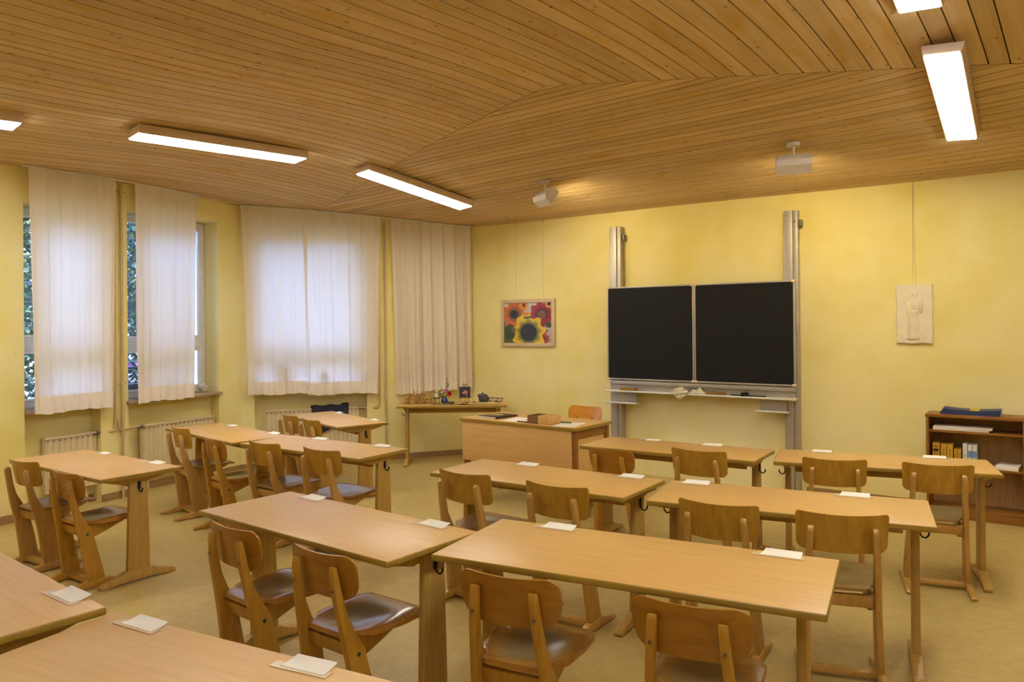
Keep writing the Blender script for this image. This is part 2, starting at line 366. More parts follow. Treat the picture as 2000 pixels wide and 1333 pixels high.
# ------------------------------------------------------------------ camera
def cam():
    f, yaw, pitch, roll, cx, cy, cz = 1475.51, -.62566, .0011479, -.0085835, 5.7346245, -7.47637622, 1.64058427
    px, py = 1005.768, 632.822
    fw = Vector((math.sin(yaw)*math.cos(pitch), math.cos(yaw)*math.cos(pitch), math.sin(pitch)))
    r = Vector((math.cos(yaw), -math.sin(yaw), 0)); u = r.cross(fw)
    r2 = r*math.cos(roll)+u*math.sin(roll); u2 = -r*math.sin(roll)+u*math.cos(roll)
    cd = bpy.data.cameras.new('camera'); o = bpy.data.objects.new('camera', cd); COL.objects.link(o)
    m = Matrix((r2, u2, -fw)).transposed().to_4x4(); m.translation = (cx, cy, cz); o.matrix_world = m
    cd.sensor_width = 36; cd.lens = f/2000*36; cd.shift_x = -(px-1000)/2000; cd.shift_y = -(666.5-py)/2000; cd.clip_start = .05
    sc.camera = o
cam()

# ------------------------------------------------------------------ ceiling height field
CO = [0.1652, -0.11175, -0.65013, -0.15518, 0.42691, 0.07737, -0.05915, 0.15174, -0.29289, 0.02732, -0.42095, 0.38423, 0.28942, -0.39309, 0.14029]
EX = [(i, j) for i in range(5) for j in range(5) if i+j <= 4]
def Zc(x, y):
    def sm(v, a): return v if v < a else a+.5*(1-math.exp(-(v-a)/.5))
    x = sm(x, 5.3); y = -sm(-y, 4.6); x = max(x, -2.2); y = min(y, .2)
    X = (x-2.5)/4; Y = (y+3)/4
    return 3.1+sum(k*X**i*Y**j for k, (i, j) in zip(CO, EX))
DL = .054
S0, S1, S2 = (-1.08, -1.70), (2.88, -3.14), (5.56, -1.67)
def seamy(x):
    if x < S1[0]: return S0[1]+(x-S0[0])*(S1[1]-S0[1])/(S1[0]-S0[0])
    return S1[1]+(x-S1[0])*(S2[1]-S1[1])/(S2[0]-S1[0])
XR, YB = 7.4, -9.6
def ceiling():
    bm = B(); lay = bm.faces.layers.float.new('plank'); uvl = bm.loops.layers.uv.new('UVMap')
    def strip(pa, pb, val, off):
        n = len(pa); A = [bm.verts.new(p) for p in pa]; C = [bm.verts.new(p) for p in pb]
        # plank underside with small up-turned sides
        A2 = [bm.verts.new(Vector(p)+Vector((0, 0, .024))) for p in pa]; C2 = [bm.verts.new(Vector(p)+Vector((0, 0, .024))) for p in pb]
        L = 0
        for i in range(n-1):
            d = (Vector(pa[i+1])-Vector(pa[i])).length
            for q, us, vv in (((A[i], A[i+1], C[i+1], C[i]), (L, L+d, L+d, L), (0, 0, 1, 1)), ((A2[i], A2[i+1], A[i+1], A[i]), (L, L+d, L+d, L), (0, 0, 0, 0)), ((C[i], C[i+1], C2[i+1], C2[i]), (L, L+d, L+d, L), (1, 1, 1, 1))):
                f = bm.faces.new(q); f[lay] = val
                for lp, u, v in zip(f.loops, us, vv): lp[uvl].uv = (u+off*3.7, (v*.1+off*1.31))
            L += d
    g = .0044
    rr = random.Random(3)
    k = -1.9; i = 0
    while k < XR+.7:
        w = rr.choice((.088, .1, .112, .125, .14)); a, b = k+g, k+w-g; val = rr.random(); i += 1
        def line(c):
            y1 = -2.5
            for _ in range(30): y1 = seamy(c+DL*y1)
            y1 = min(y1-.004, .02); ys = [YB-.05+(y1-YB+.05)*t/44 for t in range(45)]
            return [(c+DL*y, y, Zc(c+DL*y, y)) for y in ys]
        strip(line(a), line(b), val, i); k += w
    y = .02; g = .0062
    while y > S1[1]:
        w = rr.choice((.078, .088, .098, .11)); a, b = y-g, max(y-w+g, S1[1]+.002); val = rr.random(); i += 1
        def line(c):
            x0 = S0[0]+(c-S0[1])*(S1[0]-S0[0])/(S1[1]-S0[1]); x1 = S1[0]+(c-S1[1])*(S2[0]-S1[0])/(S2[1]-S1[1])
            x0 = max(x0, -2.2)+.004; x1 = min(x1, XR+.05)-.004; xs = [x0+(x1-x0)*t/50 for t in range(51)]
            return [(x, c, Zc(x, c)) for x in xs]
        strip(line(a), line(b), val, i); y -= w
    # dark battens' void above the gaps
    nf = len(bm.faces); nx, ny = 48, 50; G = []
    for j in range(ny+1):
        yy = YB-.05+(-YB+.1)*j/ny
        G.append([bm.verts.new((-2.3+(XR+2.4)*ii/nx, yy, Zc(-2.3+(XR+2.4)*ii/nx, yy)+.026)) for ii in range(nx+1)])
    for j in range(ny):
        for ii in range(nx):
            f = bm.faces.new((G[j][ii], G[j+1][ii], G[j+1][ii+1], G[j][ii+1])); f.material_index = 1
    struct('ceiling', bm, None, mats=[M['plank'], M['groove']])
ceiling()

# ------------------------------------------------------------------ walls
F1A = Vector((-1.46, -4.89, 0)); F1D = Vector((-.36, 2.29, 0)).normalized()
F2A = Vector((-1.86, -2.31, 0)); F2D = Vector((1.51, 2.31, 0)).normalized()
def fr(A, D):
    n = Vector((D.y, -D.x, 0)); m = Matrix((D, n, Vector((0, 0, 1)))).transposed().to_4x4(); m.translation = A
    return m   # local: x along wall, y toward the room, z up
W1M, W2M = fr(F1A, F1D), fr(F2A, F2D)
TH = .42
def wallseg(name, mw, s0, s1, z1, cells):
    """cells: (sa, sb, za, zb, depth) depth None = hole, else recess depth"""
    bm = B(); ss = sorted({s0, s1, *[c[0] for c in cells], *[c[1] for c in cells]}); zs = sorted({-.05, z1, *[c[2] for c in cells], *[c[3] for c in cells]})
    for a, b in zip(ss, ss[1:]):
        for c, d in zip(zs, zs[1:]):
            dep = 0
            for q in cells:
                if q[0] <= a+1e-6 and b-1e-6 <= q[1] and q[2] <= c+1e-6 and d-1e-6 <= q[3]: dep = q[4]
            if dep is None: continue
            box(bm, ((a+b)/2, (-TH-dep)/2, (c+d)/2), (b-a, TH-dep, d-c))
    bm.transform(mw); bmesh.ops.remove_doubles(bm, verts=bm.verts[:], dist=1e-5)
    return struct(name, bm, M['wall'])
WZ = 3.13
wallseg('wall_left', W1M, -5.1, 2.615+.3, WZ, [(.21, .905, .92, 2.73, None), (.21, .905, -.05, .92, .13), (1.19, 2.295, .92, 2.80, None), (1.19, 2.295, -.05, .92, .13)])
wallseg('wall_corner', W2M, -.3, 2.76+.3, WZ, [(.138, 1.427, .92, 2.76, None), (.138, 1.427, -.05, .92, .13)])
for nm, c, s in (('wall_front', ((XR-.7)/2, .15, 1.5), (XR+.9, .3, 3.3)), ('wall_right', (XR+.15, -4.8, 1.7), (.3, 10.4, 3.9)), ('wall_back', ((XR-2)/2, YB-.15, 1.7), (XR+3.2, .3, 3.9))):
    bm = B(); box(bm, c, s); struct(nm, bm, M['wall'])
bm = B(); box(bm, ((XR-2.4)/2, YB/2, -.1), (XR+3.4, -YB+.6, .2)); fl = struct('floor', bm, M['floor'])
# baseboards
def bboard(name, mw, runs):
    bm = B()
    for a, b, off in runs: box(bm, ((a+b)/2, off+.0075, .035), (b-a, .015, .07), .003)
    bm.transform(mw); struct(name, bm, M['base'])
bboard('baseboard_left', W1M, [(-4.8, .21, 0), (.905, 1.19, 0), (2.295, 2.61, 0), (.21, .905, -.13), (1.19, 2.295, -.13)])
bboard('baseboard_corner', W2M, [(.005, .138, 0), (.138, 1.427, -.13), (1.427, 2.755, 0)])
bboard('baseboard_front', Matrix.Rotation(PI, 4, 'Z'), [(-4.80, -3.76, 0), (-1.66, .33, 0), (-XR, -5.53, 0)])

# windows: frame + glass in the recess, transom bar, sill
def window(n, mw, a, b, z0, z1, zt, mull=()):
    bm = B(); y = -.235; d = .06; w = .065
    for x in (a+w/2, b-w/2): box(bm, (x, y, (z0+z1)/2), (w, d, z1-z0), .006)
    for z in (z0+w/2, z1-w/2): box(bm, ((a+b)/2, y, z), (b-a-2*w, d, w), .006)
    box(bm, ((a+b)/2, y+.004, zt), (b-a-2*w, d+.012, .12), .008)
    box(bm, ((a+b)/2, y+.016, zt+.04), (b-a-2*w, d, .02), .004)
    for x in mull: box(bm, (x, y, (z0+z1)/2), (.09, d+.004, z1-z0-2*w), .008)
    # sash lips
    for c, dd in ((z0+w, zt-.06), (zt+.06, z1-w)):
        for x in (a+w+.012, b-w-.012): box(bm, (x, y+.02, (c+dd)/2), (.024, .04, dd-c), .003)
        for z in (c+.012, dd-.012): box(bm, ((a+b)/2, y+.02, z), (b-a-2*w-.05, .04, .024), .003)
    bm.transform(mw); wo = struct('window_%d' % n, bm, M['white'], smooth=True)
    bm = B()
    for c, dd in ((z0+w, zt-.06), (zt+.06, z1-w)): box(bm, ((a+b)/2, y-.01, (c+dd)/2), (b-a-2*w+.01, .004, dd-c+.01))
    bm.transform(mw); obj('pane', bm, M['glass'], wo, smooth=False)
    bm = B(); box(bm, ((a+b)/2, -.085, z0-.012), (b-a+.05 if n == 2 else b-a, .245, .03), .005)
    box(bm, ((a+b)/2, -.34, z0-.012), (b-a, .2, .03), .004)
    bm.transform(mw); obj('window_sill', bm, M['sill'], wo)
window(1, W1M, .215, .90, .925, 2.725, 1.50)
window(2, W1M, 1.195, 2.29, .925, 2.795, 1.47)
window(3, W2M, .143, 1.422, .925, 2.755, 1.40)

# curtains ----------------------------------------------------------
def curtain(mw, A, D, s0t, s1t, s0b, s1b, zb, folds, seed, label, off=.085, amp=.014, hemh=.15, pinch=0):
    rr = random.Random(seed); n = 150; m = 46
    ph = [rr.uniform(0, 6.28) for _ in range(6)]; fr_ = [folds*q*rr.uniform(.85, 1.15) for q in (.8, 1.5, .4, 2.3)]
    def wave(t, z):
        k = (3.05-z)/2.2
        a = amp*(.55+.5*k)
        tt = t+.012*math.sin(3*z+ph[4])*k
        v = math.sin(fr_[0]*6.28*tt+ph[0])*.9+.35*math.sin(fr_[1]*6.28*tt+ph[1]+.5*z)+.6*math.sin(fr_[2]*6.28*tt+ph[2])+.1*math.sin(fr_[3]*6.28*tt+ph[3])
        return v*a
    def pt(t, z, zt):
        k = (zt-z)/(zt-zb); kk = k**.8
        s = (s0t*(1-kk)+s0b*kk)*(1-t)+(s1t*(1-kk)+s1b*kk)*t + .003*math.sin(fr_[0]*12.5*t+ph[3])
        return Vector((s, off+wave(t, z), z))
    def surf(z0f, z1f, d, mm):
        bm = B(); G = []
        for j in range(mm+1):
            row = []
            for i in range(n+1):
                t = i/n; smid = s0t*(1-t)+s1t*t; w = A+D*smid; zt = Zc(w.x+.1, w.y)-.012
                z = z1f(zt)+(z0f(t)-z1f(zt))*j/mm; p = pt(t, z, zt); p.y += d; row.append(bm.verts.new(p))
            G.append(row)
        for j in range(mm):
            for i in range(n): bm.faces.new((G[j][i], G[j+1][i], G[j+1][i+1], G[j][i+1]))
        bm.transform(mw); return bm
    low = lambda t: zb+.006*math.sin(t*9+ph[5])+.004*math.sin(t*31)
    root = obj('curtain', surf(lambda t: low(t)+.004, lambda zt: zt, 0, m), M['curt'], smooth=True, ang=180)
    tag(root, label, 'curtain', 'white muslin curtains along the window wall')
    h = obj('hem', surf(low, lambda zt: zb+hemh, .004, 10), M['hem'], root, smooth=True, ang=180)
    h.matrix_parent_inverse = Matrix.Identity(4)
    # ceiling track
    return root
curtain(W1M, F1A, F1D, .20, 1.02, .245, .985, .90, 8, 1, 'white muslin curtain at the far left, window strip showing on its left edge')
curtain(W1M, F1A, F1D, 1.215, 1.945, 1.225, 1.895, .905, 8, 2, 'narrow white curtain just right of the heating riser pipe')
curtain(W2M, F2A, F2D, .004, .74, .07, .722, .86, 6, 3, 'brightly backlit white curtain, left half of the pair over the wide window')
curtain(W2M, F2A, F2D, .67, 1.60, .722, 1.552, .835, 7, 4, 'brightly backlit white curtain, right half of the pair over the wide window')
curtain(W2M, F2A, F2D, 1.72, 2.13, 1.78, 2.16, .80, 5, 5, 'unlit cream curtain with deep folds above the dried leaves on corner table', off=.08, amp=.026)
curtain(W2M, F2A, F2D, 2.10, 2.52, 2.12, 2.55, .835, 3.4, 6, 'unlit cream curtain hanging behind the flower vase and small easel', off=.10, amp=.026, hemh=.13)
curtain(W2M, F2A, F2D, 2.48, 2.735, 2.56, 2.745, .84, 3, 7, 'narrow gathered curtain strip right at the room corner', off=.075, amp=.022)
def track(mw, A, D, a, b, label):
    bm = B(); P = []
    for i in range(25):
        q = a+(b-a)*i/24; w = A+D*q; P.append((q, .09, Zc(w.x+.1, w.y)-.010))
    tube(bm, P, .009, 8)
    bm.transform(mw); tag(obj('curtain_track', bm, M['white'], smooth=False), label, 'curtain rail')
track(W1M, F1A, F1D, .15, 1.98, 'thin white curtain rail under the ceiling over the two left windows')
track(W2M, F2A, F2D, .0, 2.74, 'thin white curtain rail under the ceiling over the wide window')

# radiators ---------------------------------------------------------
def radiator(mw, a, b, label, zt=.665, zb=.17, pitch=.05, off=-.05):
    root = thing('radiator', label, 'radiator', mw=mw)
    bm = B(); prof = []; n = int((b-a)/pitch); p = (b-a)/n
    for i in range(n):
        x = a+i*p
        for q, y in ((0, 0), (.16, 0), (.26, -.008), (.38, -.008), (.48, 0)): prof.append((x+q*p, y))
    prof.append((b, 0)); pf = [(x, y+off) for x, y in prof]
    t = B(); va = [t.verts.new((x, y, zb)) for x, y in pf]; vb = [t.verts.new((x, y, zt)) for x, y in pf]
    for i in range(len(pf)-1): t.faces.new((va[i], va[i+1], vb[i+1], vb[i]))
    merge(bm, t)
    box(bm, ((a+b)/2, off-.02, (zt+zb)/2), (b-a, .022, zt-zb), .004)
    box(bm, ((a+b)/2, off-.006, zt-.008), (b-a, .03, .022), .006); box(bm, ((a+b)/2, off-.006, zb+.008), (b-a, .03, .022), .006)
    obj('front_panel', bm, M['ivory'], root, ang=25)
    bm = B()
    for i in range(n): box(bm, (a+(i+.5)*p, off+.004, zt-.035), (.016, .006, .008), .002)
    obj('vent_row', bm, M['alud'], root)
    bm = B(); box(bm, ((a+b)/2, off-.06, (zt+zb)/2), (b-a-.02, .02, zt-zb), .004)
    for x in (a+.08, b-.08): box(bm, (x, off-.045, .1), (.03, .02, .3))
    obj('rear_panel', bm, M['ivory'], root)
    return root
radiator(W1M, .41, .895, 'short ribbed cream radiator under the leftmost curtain')
radiator(W1M, 1.38, 2.27, 'long ribbed cream radiator under the second curtain from left')
radiator(W2M, .25, 1.33, 'ribbed cream radiator with a navy jacket hung over it')
# pipes
root = thing('heating_pipes', 'cream heating riser pipes branching between the two left radiators', 'pipe', mw=W1M)
bm = B(); tube(bm, [(1.11, .03, 0), (1.11, .03, 3.03)], .014, 12)
obj('riser', bm, M['pipe'], root)
bm = B(); tube(bm, arcp([(1.04, .022, 3.02), (1.04, .022, .655), (.93, -.04, .655), (.885, -.05, .65)], .05), .012, 12)
obj('branch_pipe', bm, M['pipe'], root)
bm = B(); tube(bm, arcp([(1.06, .038, .75), (1.075, .038, .655), (1.3, -.04, .66), (1.39, -.05, .66)], .04), .012, 12)
obj('branch_pipe', bm, M['pipe'], root)
for z in (1.105, 2.955):
    bm = B(); lathe(bm, [(.02, -.01), (.02, .01)], 14, (1.11, .03, z)); box(bm, (1.135, .03, z), (.03, .012, .016), .003); box(bm, (1.08, .03, z), (.06, .01, .01), .002)
    obj('pipe_clamp', bm, M['pipe'], root)
for x in (.895, 1.36):
    bm = B(); tube(bm, [(x-.03, -.048, .655), (x+.03, -.048, .655)], .018, 10); tube(bm, [(x, -.048, .655), (x, -.01, .655)], .013, 10)
    obj('valve', bm, M['steel'], root)
bm = B(); tube(bm, arcp([(1.36, -.048, .64), (1.36, -.048, .10)], .03), .012, 10); obj('return_pipe', bm, M['pipe'], root)
root = thing('heating_pipes', 'single cream riser pipe between the wide window and the corner curtain', 'pipe', mw=W2M)
bm = B(); tube(bm, [(1.655, .03, 0), (1.655, .03, 2.9)], .013, 12); obj('riser', bm, M['pipe'], root)
bm = B(); tube(bm, arcp([(1.575, .035, 2.9), (1.575, .035, .65), (1.45, -.04, .65), (1.33, -.05, .65)], .06), .012, 12); obj('branch_pipe', bm, M['pipe'], root)
bm = B(); tube(bm, [(1.34, -.048, .65), (1.40, -.048, .65)], .018, 10); obj('valve', bm, M['steel'], root)
bm = B(); lathe(bm, [(.019, -.009), (.019, .009)], 14, (1.655, .03, 1.08)); obj('pipe_clamp', bm, M['pipe'], root)
# jacket over the radiator
bm = B(); prof = [(-.085, .52), (-.088, .62), (-.088, .685), (-.06, .70), (-.03, .685), (-.028, .60), (-.026, .50), (-.022, .40)]
G = []
for i in range(31):
    s = .775+(1.21-.775)*i/30
    G.append([bm.verts.new((s+.006*math.sin(j*2.), y+.004*math.sin(i*.9+j), z+.006*math.sin(i*.5)+(.015 if i > 24 and 2 <= j <= 4 else 0)+(-.02*math.sin(i*.25) if j > 6 else 0))) for j, (y, z) in enumerate(prof)])
for i in range(30):
    for j in range(len(prof)-1): bm.faces.new((G[i][j], G[i+1][j], G[i+1][j+1], G[i][j+1]))
solid(bm, .008)
tube(bm, [(1.16, -.055, .70), (1.165, -.04, .66), (1.17, -.012, .58), (1.17, -.006, .47)], [.022, .026, .024, .018], 10)
bm.transform(W2M); tag(obj('jacket', bm, M['navy'], ang=80), 'navy blue jacket draped over the radiator behind the far pupil table', 'jacket')

# ------------------------------------------------------------------ pupil tables
def pupil_table(name, w, d, h, label, group='wooden pupil tables', hooks=((1, 1), (-1, -1)), ins=.072, dy=.05):
    """hooks: (end, face) pairs"""
    root = thing(name, label, 'table', group=group)
    bm = B(); t = .026; box(bm, (0, 0, h-t/2), (w, d, t), .006, seg=3)
    for f in bm.faces: f.material_index = 0 if f.normal.z > .9 else 1
    obj('tabletop', bm, None, root, mats=[M['top'], M['edge']])
    for sgn in (-1, 1):
        x = sgn*(w/2-ins)
        bm = B(); hb = .052; ht = h-.065
        prism(bm, [(-.075+dy, hb), (.075+dy, hb), (.058+dy, ht), (-.058+dy, ht)], x-.0175, x+.0175, .006)
        lg = obj('leg', bm, M['leg'], root)
        bm = B(); L = d/2-.02
        prism(bm, [(-L, .004), (-L+.012, 0), (-L+.07, 0), (-.12, .012), (.12, .012), (L-.07, 0), (L-.012, 0), (L, .004), (L, .022), (L-.02, .034), (.13, .058), (.085, .078), (-.085, .078), (-.13, .058), (-L+.02, .034), (-L, .022)], x-.025, x+.025, .006, fn=lambda c: (c.x, c.y+dy, c.z))
        obj('foot', bm, M['leg'], lg)
        bm = B(); q = d/2-.045
        prism(bm, [(-q, h-t-.0005), (-q, h-t-.012), (-q+.05, h-t-.026), (-.09, h-t-.046), (.09, h-t-.046), (q-.05, h-t-.026), (q, h-t-.012), (q, h-t-.0005)], x-.022, x+.022, .004)
        obj('top_bearer', bm, M['leg'], root)
    bm = B(); box(bm, (0, .0, h-t-.055), (w-.25, .022, .055), .004)
    obj('apron_rail', bm, M['leg'], root)
    for e, fc in hooks:
        x = e*(w/2-ins); bm = B(); y0 = dy; sd = fc*.0185
        xx = x+sd
        pts = [(xx+fc*.003, y0, h-.075), (xx+fc*.003, y0, h-.115), (xx+fc*.012, y0, h-.13), (xx+fc*.028, y0, h-.133), (xx+fc*.04, y0, h-.12), (xx+fc*.042, y0, h-.105)]
        tube(bm, pts, .0045, 8); box(bm, (xx+fc*.002, y0, h-.09), (.004, .022, .05), .001)
        obj('bag_hook', bm, M['black'], root)
    return root
TBL = dict(A=(.322, -4.964, .012, .713, 1.295, .534), B=(-.192, -3.611, -.136, .725, 1.30, .51), C=(1.162, -3.673, .027, .729, 1.319, .504),
           D=(-.224, -2.357, -.285, .708, 1.283, .535), E=(2.998, -5.157, -.04, .746, 1.352, .528), F=(4.424, -4.929, .159, .766, 1.404, .587),
           G=(3.262, -3.779, .027, .75, 1.295, .54), H=(4.607, -3.595, .191, .743, 1.294, .55), I=(3.434, -2.305, .047, .729, 1.30, .528),
           J=(4.762, -2.032, .229, .723, 1.299, .533), K=(2.611, -6.525, -.053, .756, 1.30, .53), L=(3.967, -6.433, .158, .737, 1.30, .53))
TL = dict(A='wooden pupil table in front of the leftmost radiator, dark hook on its leg',
          B='wooden pupil table beside the long radiator, left one of two tables pushed together',
          C='wooden pupil table in the aisle, right one of the two pushed together by the radiators',
          D='farthest wooden pupil table, in front of the radiator with the navy jacket',
          E='wooden pupil table left of and touching the big central front table',
          F='large bright wooden pupil table in the centre foreground with two white cards',
          G='wooden pupil table in the middle row in front of the teacher desk',
          H='wooden pupil table right of the middle row, in front of the bookcase side',
          I='narrow-looking wooden pupil table under the left half of the blackboard',
          J='wooden pupil table nearest the bookcase at the right',
          K='wooden pupil table cut off by the lower left corner',
          L='wooden pupil table at the bottom edge, beside the table in the lower left corner')
for k, (x, y, a, h, w, d) in TBL.items():
    o = pupil_table('pupil_table', w, d, h, TL[k], hooks=((1, 1), (-1, 1)) if k == 'F' else ((1, 1), (-1, -1)), ins={'A': .105, 'F': .10, 'J': .078}.get(k, .072), dy={'A': .02, 'J': .02, 'F': .02}.get(k, .05))
    o.location = (x, y, 0); o.rotation_euler = (0, 0, a)

# name cards --------------------------------------------------------
CARDS = dict(A=[(-.32, .8), (.39, 1)], B=[(-.33, .9), (.43, 1)], C=[(-.28, 1), (.41, 1)], D=[(-.42, .9), (.40, .9)], E=[(-.43, 1), (.44, 1)], F=[(-.41, 1), (.50, 1)],
             G=[(-.27, 1), (.45, 1)], H=[(-.50, 1), (.31, 1)], I=[(-.27, .8), (.20, 1)], J=[(-.36, .9), (.34, 1)], K=[(.45, 1.1)], L=[(-.47, 1.0), (.18, 1)])
where = dict(A='table by the leftmost radiator', B='left table of the pushed-together pair', C='right table of the pushed-together pair', D='farthest table by the jacket on the radiator',
             E='table left of the central foreground table', F='big central foreground table', G='middle-row table before the teacher desk', H='middle-row table right of centre',
             I='table under the left half of the blackboard', J='table next to the bookcase', K='table in the lower left corner', L='bottom-edge table')
first = None
for k, lst in CARDS.items():
    x, y, a, h, w, d = TBL[k]
    for i, (lx, s) in enumerate(lst):
        side = '' if len(lst) == 1 else (', the left card', ', the right card')[i]
        lab = 'white name card on '+where[k]+side
        if first is None:
            bm = B(); n = 6; W = .145
            for j in range(n):
                y0 = -.03+.06*j/n; y1 = -.03+.06*(j+1)/n
                z = lambda q: .0025+.012*max(0, (q+.01)/.05)**1.5
                vs = [bm.verts.new((-W/2+.002*j, y0, z(y0))), bm.verts.new((W/2, y0, z(y0))), bm.verts.new((W/2, y1, z(y1))), bm.verts.new((-W/2+.002*(j+1), y1, z(y1)))]
                bm.faces.new(vs)
            bmesh.ops.remove_doubles(bm, verts=bm.verts[:], dist=1e-5); solid(bm, .0012)
            root = obj('name_card', bm, M['paper']); bm = B(); box(bm, (-.006, -.024, .0008), (.185, .034, .0012)); obj('tape', bm, M['tape'], root)
            first = root; used = False
        else: used = True
        c_, s_ = math.cos(a), math.sin(a); ly = d/2-.032
        o = place(first, used, (x+c_*lx-s_*ly, y+s_*lx+c_*ly, h+.0004), a+R.uniform(-.05, .05), lab, s, 'name cards taped to the pupil tables')
        o['category'] = 'name card'

# ------------------------------------------------------------------ chairs
def rr_half(W0, W1, r0, r1, v0, v1):
    """half width between v0 and v1 with rounded ends"""
    def h(v):
        t = (v-v0)/(v1-v0); w = W0+(W1-W0)*t
        for r, e in ((r0, v-v0), (r1, v1-v)):
            if e < r: w -= r-math.sqrt(max(0, r*r-(r-max(e, 0))**2))
        return w
    return h
def rows(v0, v1, r0, r1, n=8, k=7):
    a = [v0+r0*(1-math.cos(PI/2*i/k)) for i in range(k)]; b = [v0+r0+(v1-v0-r0-r1)*i/n for i in range(n+1)]; c = [v1-r1*(1-math.cos(PI/2*i/k)) for i in range(k)][::-1]
    o = [a[0]]
    for v in a[1:]+b+c:
        if v-o[-1] > 1e-5: o.append(v)
    return o
def make_chair(t2, name, label):
    ply, frm, seat = (M['ch2'], M['chf2'], M['seat2']) if t2 else (M['ch'], M['chf'], M['seat'])
    root = thing(name, label, 'chair', group='wooden pupil chairs')
    xs = lambda z: .168-(.054 if t2 else .036)*(z/.73)
    for sg in (-1, 1):
        # upright
        if t2: pf = [(-.052, .05), (.062, .05), (.03, .20), (-.012, .385), (-.055, .455), (-.088, .53), (-.110, .62), (-.128, .725), (-.146, .730), (-.150, .70), (-.142, .60), (-.118, .47), (-.092, .33)]
        else: pf = [(-.052, .05), (.068, .05), (.035, .22), (-.01, .39), (-.05, .45), (-.088, .52), (-.110, .60), (-.126, .700), (-.134, .716), (-.148, .722), (-.160, .712), (-.164, .695), (-.150, .60), (-.128, .47), (-.092, .33)]
        hw_ = .0165 if t2 else .0135
        bm = B(); prism(bm, pf, -hw_, hw_, .0045, fn=lambda c: (c.x+sg*xs(c.z), c.y, c.z))
        up = obj('upright', bm, frm, root)
        if t2:
            bm = B(); 
            for z, y in ((.635, -.148), ): tube(bm, [(sg*xs(z), y-.004, z), (sg*xs(z), y+.01, z)], .0065, 10)
            obj('screw', bm, M['steel'], up)
            bm = B(); tube(bm, [(sg*(xs(.36)+.015), -.045, .36), (sg*(xs(.36)+.0185), -.045, .36)], .009, 14); obj('plug', bm, M['green'], up)
        # skid
        bm = B(); prism(bm, [(-.205, .002), (-.15, 0), (-.06, .006), (.06, .006), (.16, 0), (.215, .002), (.222, .014), (.21, .026), (.13, .036), (.082, .054), (-.066, .054), (-.12, .036), (-.20, .026), (-.212, .014)], sg*.168-.018, sg*.168+.018, .005)
        obj('skid', bm, frm, root)
        # seat bracket
        bm = B(); prism(bm, [(-.05, .414), (.27, .424), (.265, .412), (.11, .355), (.0, .318), (-.03, .325)], -.011, .011, .004, fn=lambda c: (c.x+sg*(xs(.38)-.026), c.y, c.z)); obj('seat_bracket', bm, frm, root)
    bm = B(); box(bm, (0, -.06, .375), (.27, .02, .06), .004, rot=Matrix.Rotation(.2, 4, 'X')); obj('rear_rail', bm, frm, root)
    bm = B(); box(bm, (0, .0, .031), (.306, .055, .026), .005); obj('floor_bar', bm, frm, root)
    # seat
    y0, y1 = (-.088, .318)
    def half(y):
        if y < -.035: w = .122
        elif y < .03: k = (y+.035)/.065; w = .122+(.178-.122)*(k*k*(3-2*k))
        else: w = .178+.016*min(1, (y-.03)/.15)
        r = .03
        if y-y0 < r: w -= r-math.sqrt(r*r-(r-(y-y0))**2)
        r = .05
        if y1-y < r: w -= r-math.sqrt(max(0, r*r-(r-(y1-y))**2))
        return w
    dish = .020 if t2 else .012
    def zs(x, y):
        z = .4395+.006*(y/.28)-dish*math.exp(-((x/.125)**2)**1.5-(((y-.075)/.115)**2)**1.5)
        if y > .25: z -= .010*((y-.25)/.065)**2
        if t2: z -= .008*max(0, (abs(x)-.13)/.05)**2
        return z+(.008 if t2 else 0)
    th = .022 if t2 else .014
    bm = B(); plate(bm, rows(y0, y1, .03, .05, 22, 7), half, lambda x, v: (x, v, zs(x, v)), lambda x, v: (0, 0, -th), 26)
    es = [e for e in bm.edges if len(e.link_faces) == 2 and e.calc_face_angle(0) > .9]; bevel(bm, es, .005 if t2 else .003, 3)
    obj('seat', bm, seat, root, ang=50)
    # backrest
    if t2: W, H, r0, r1, bul = .203, .192, .080, .058, .034
    else: W, H, r0, r1, bul = .194, .176, .032, .018, .042
    zt = .775; v0, v1 = zt-H, zt
    hf = rr_half(W-(.012 if t2 else .006), W, r0, r1, v0, v1)
    def pos(x, v):
        k = (v-v0)/H; arch = bul*(1-(x/W)**2); sag = (.010 if t2 else .0)*(x/W)**2
        z = v-(.008*math.sin(PI*(x/W+1)/2)*(k if t2 else 0))+(0 if t2 else (.008*(x/W)**2-.006)*1)
        return (x, -.062-.03*k-arch+.004*(1-k), z)
    bm = B(); plate(bm, rows(v0, v1, r0, r1, 8, 8), hf, pos, lambda x, v: (0, -.0095, 0), 24)
    es = [e for e in bm.edges if len(e.link_faces) == 2 and e.calc_face_angle(0) > .9]; bevel(bm, es, .0025, 2)
    obj('backrest', bm, ply, root, ang=50)
    return root
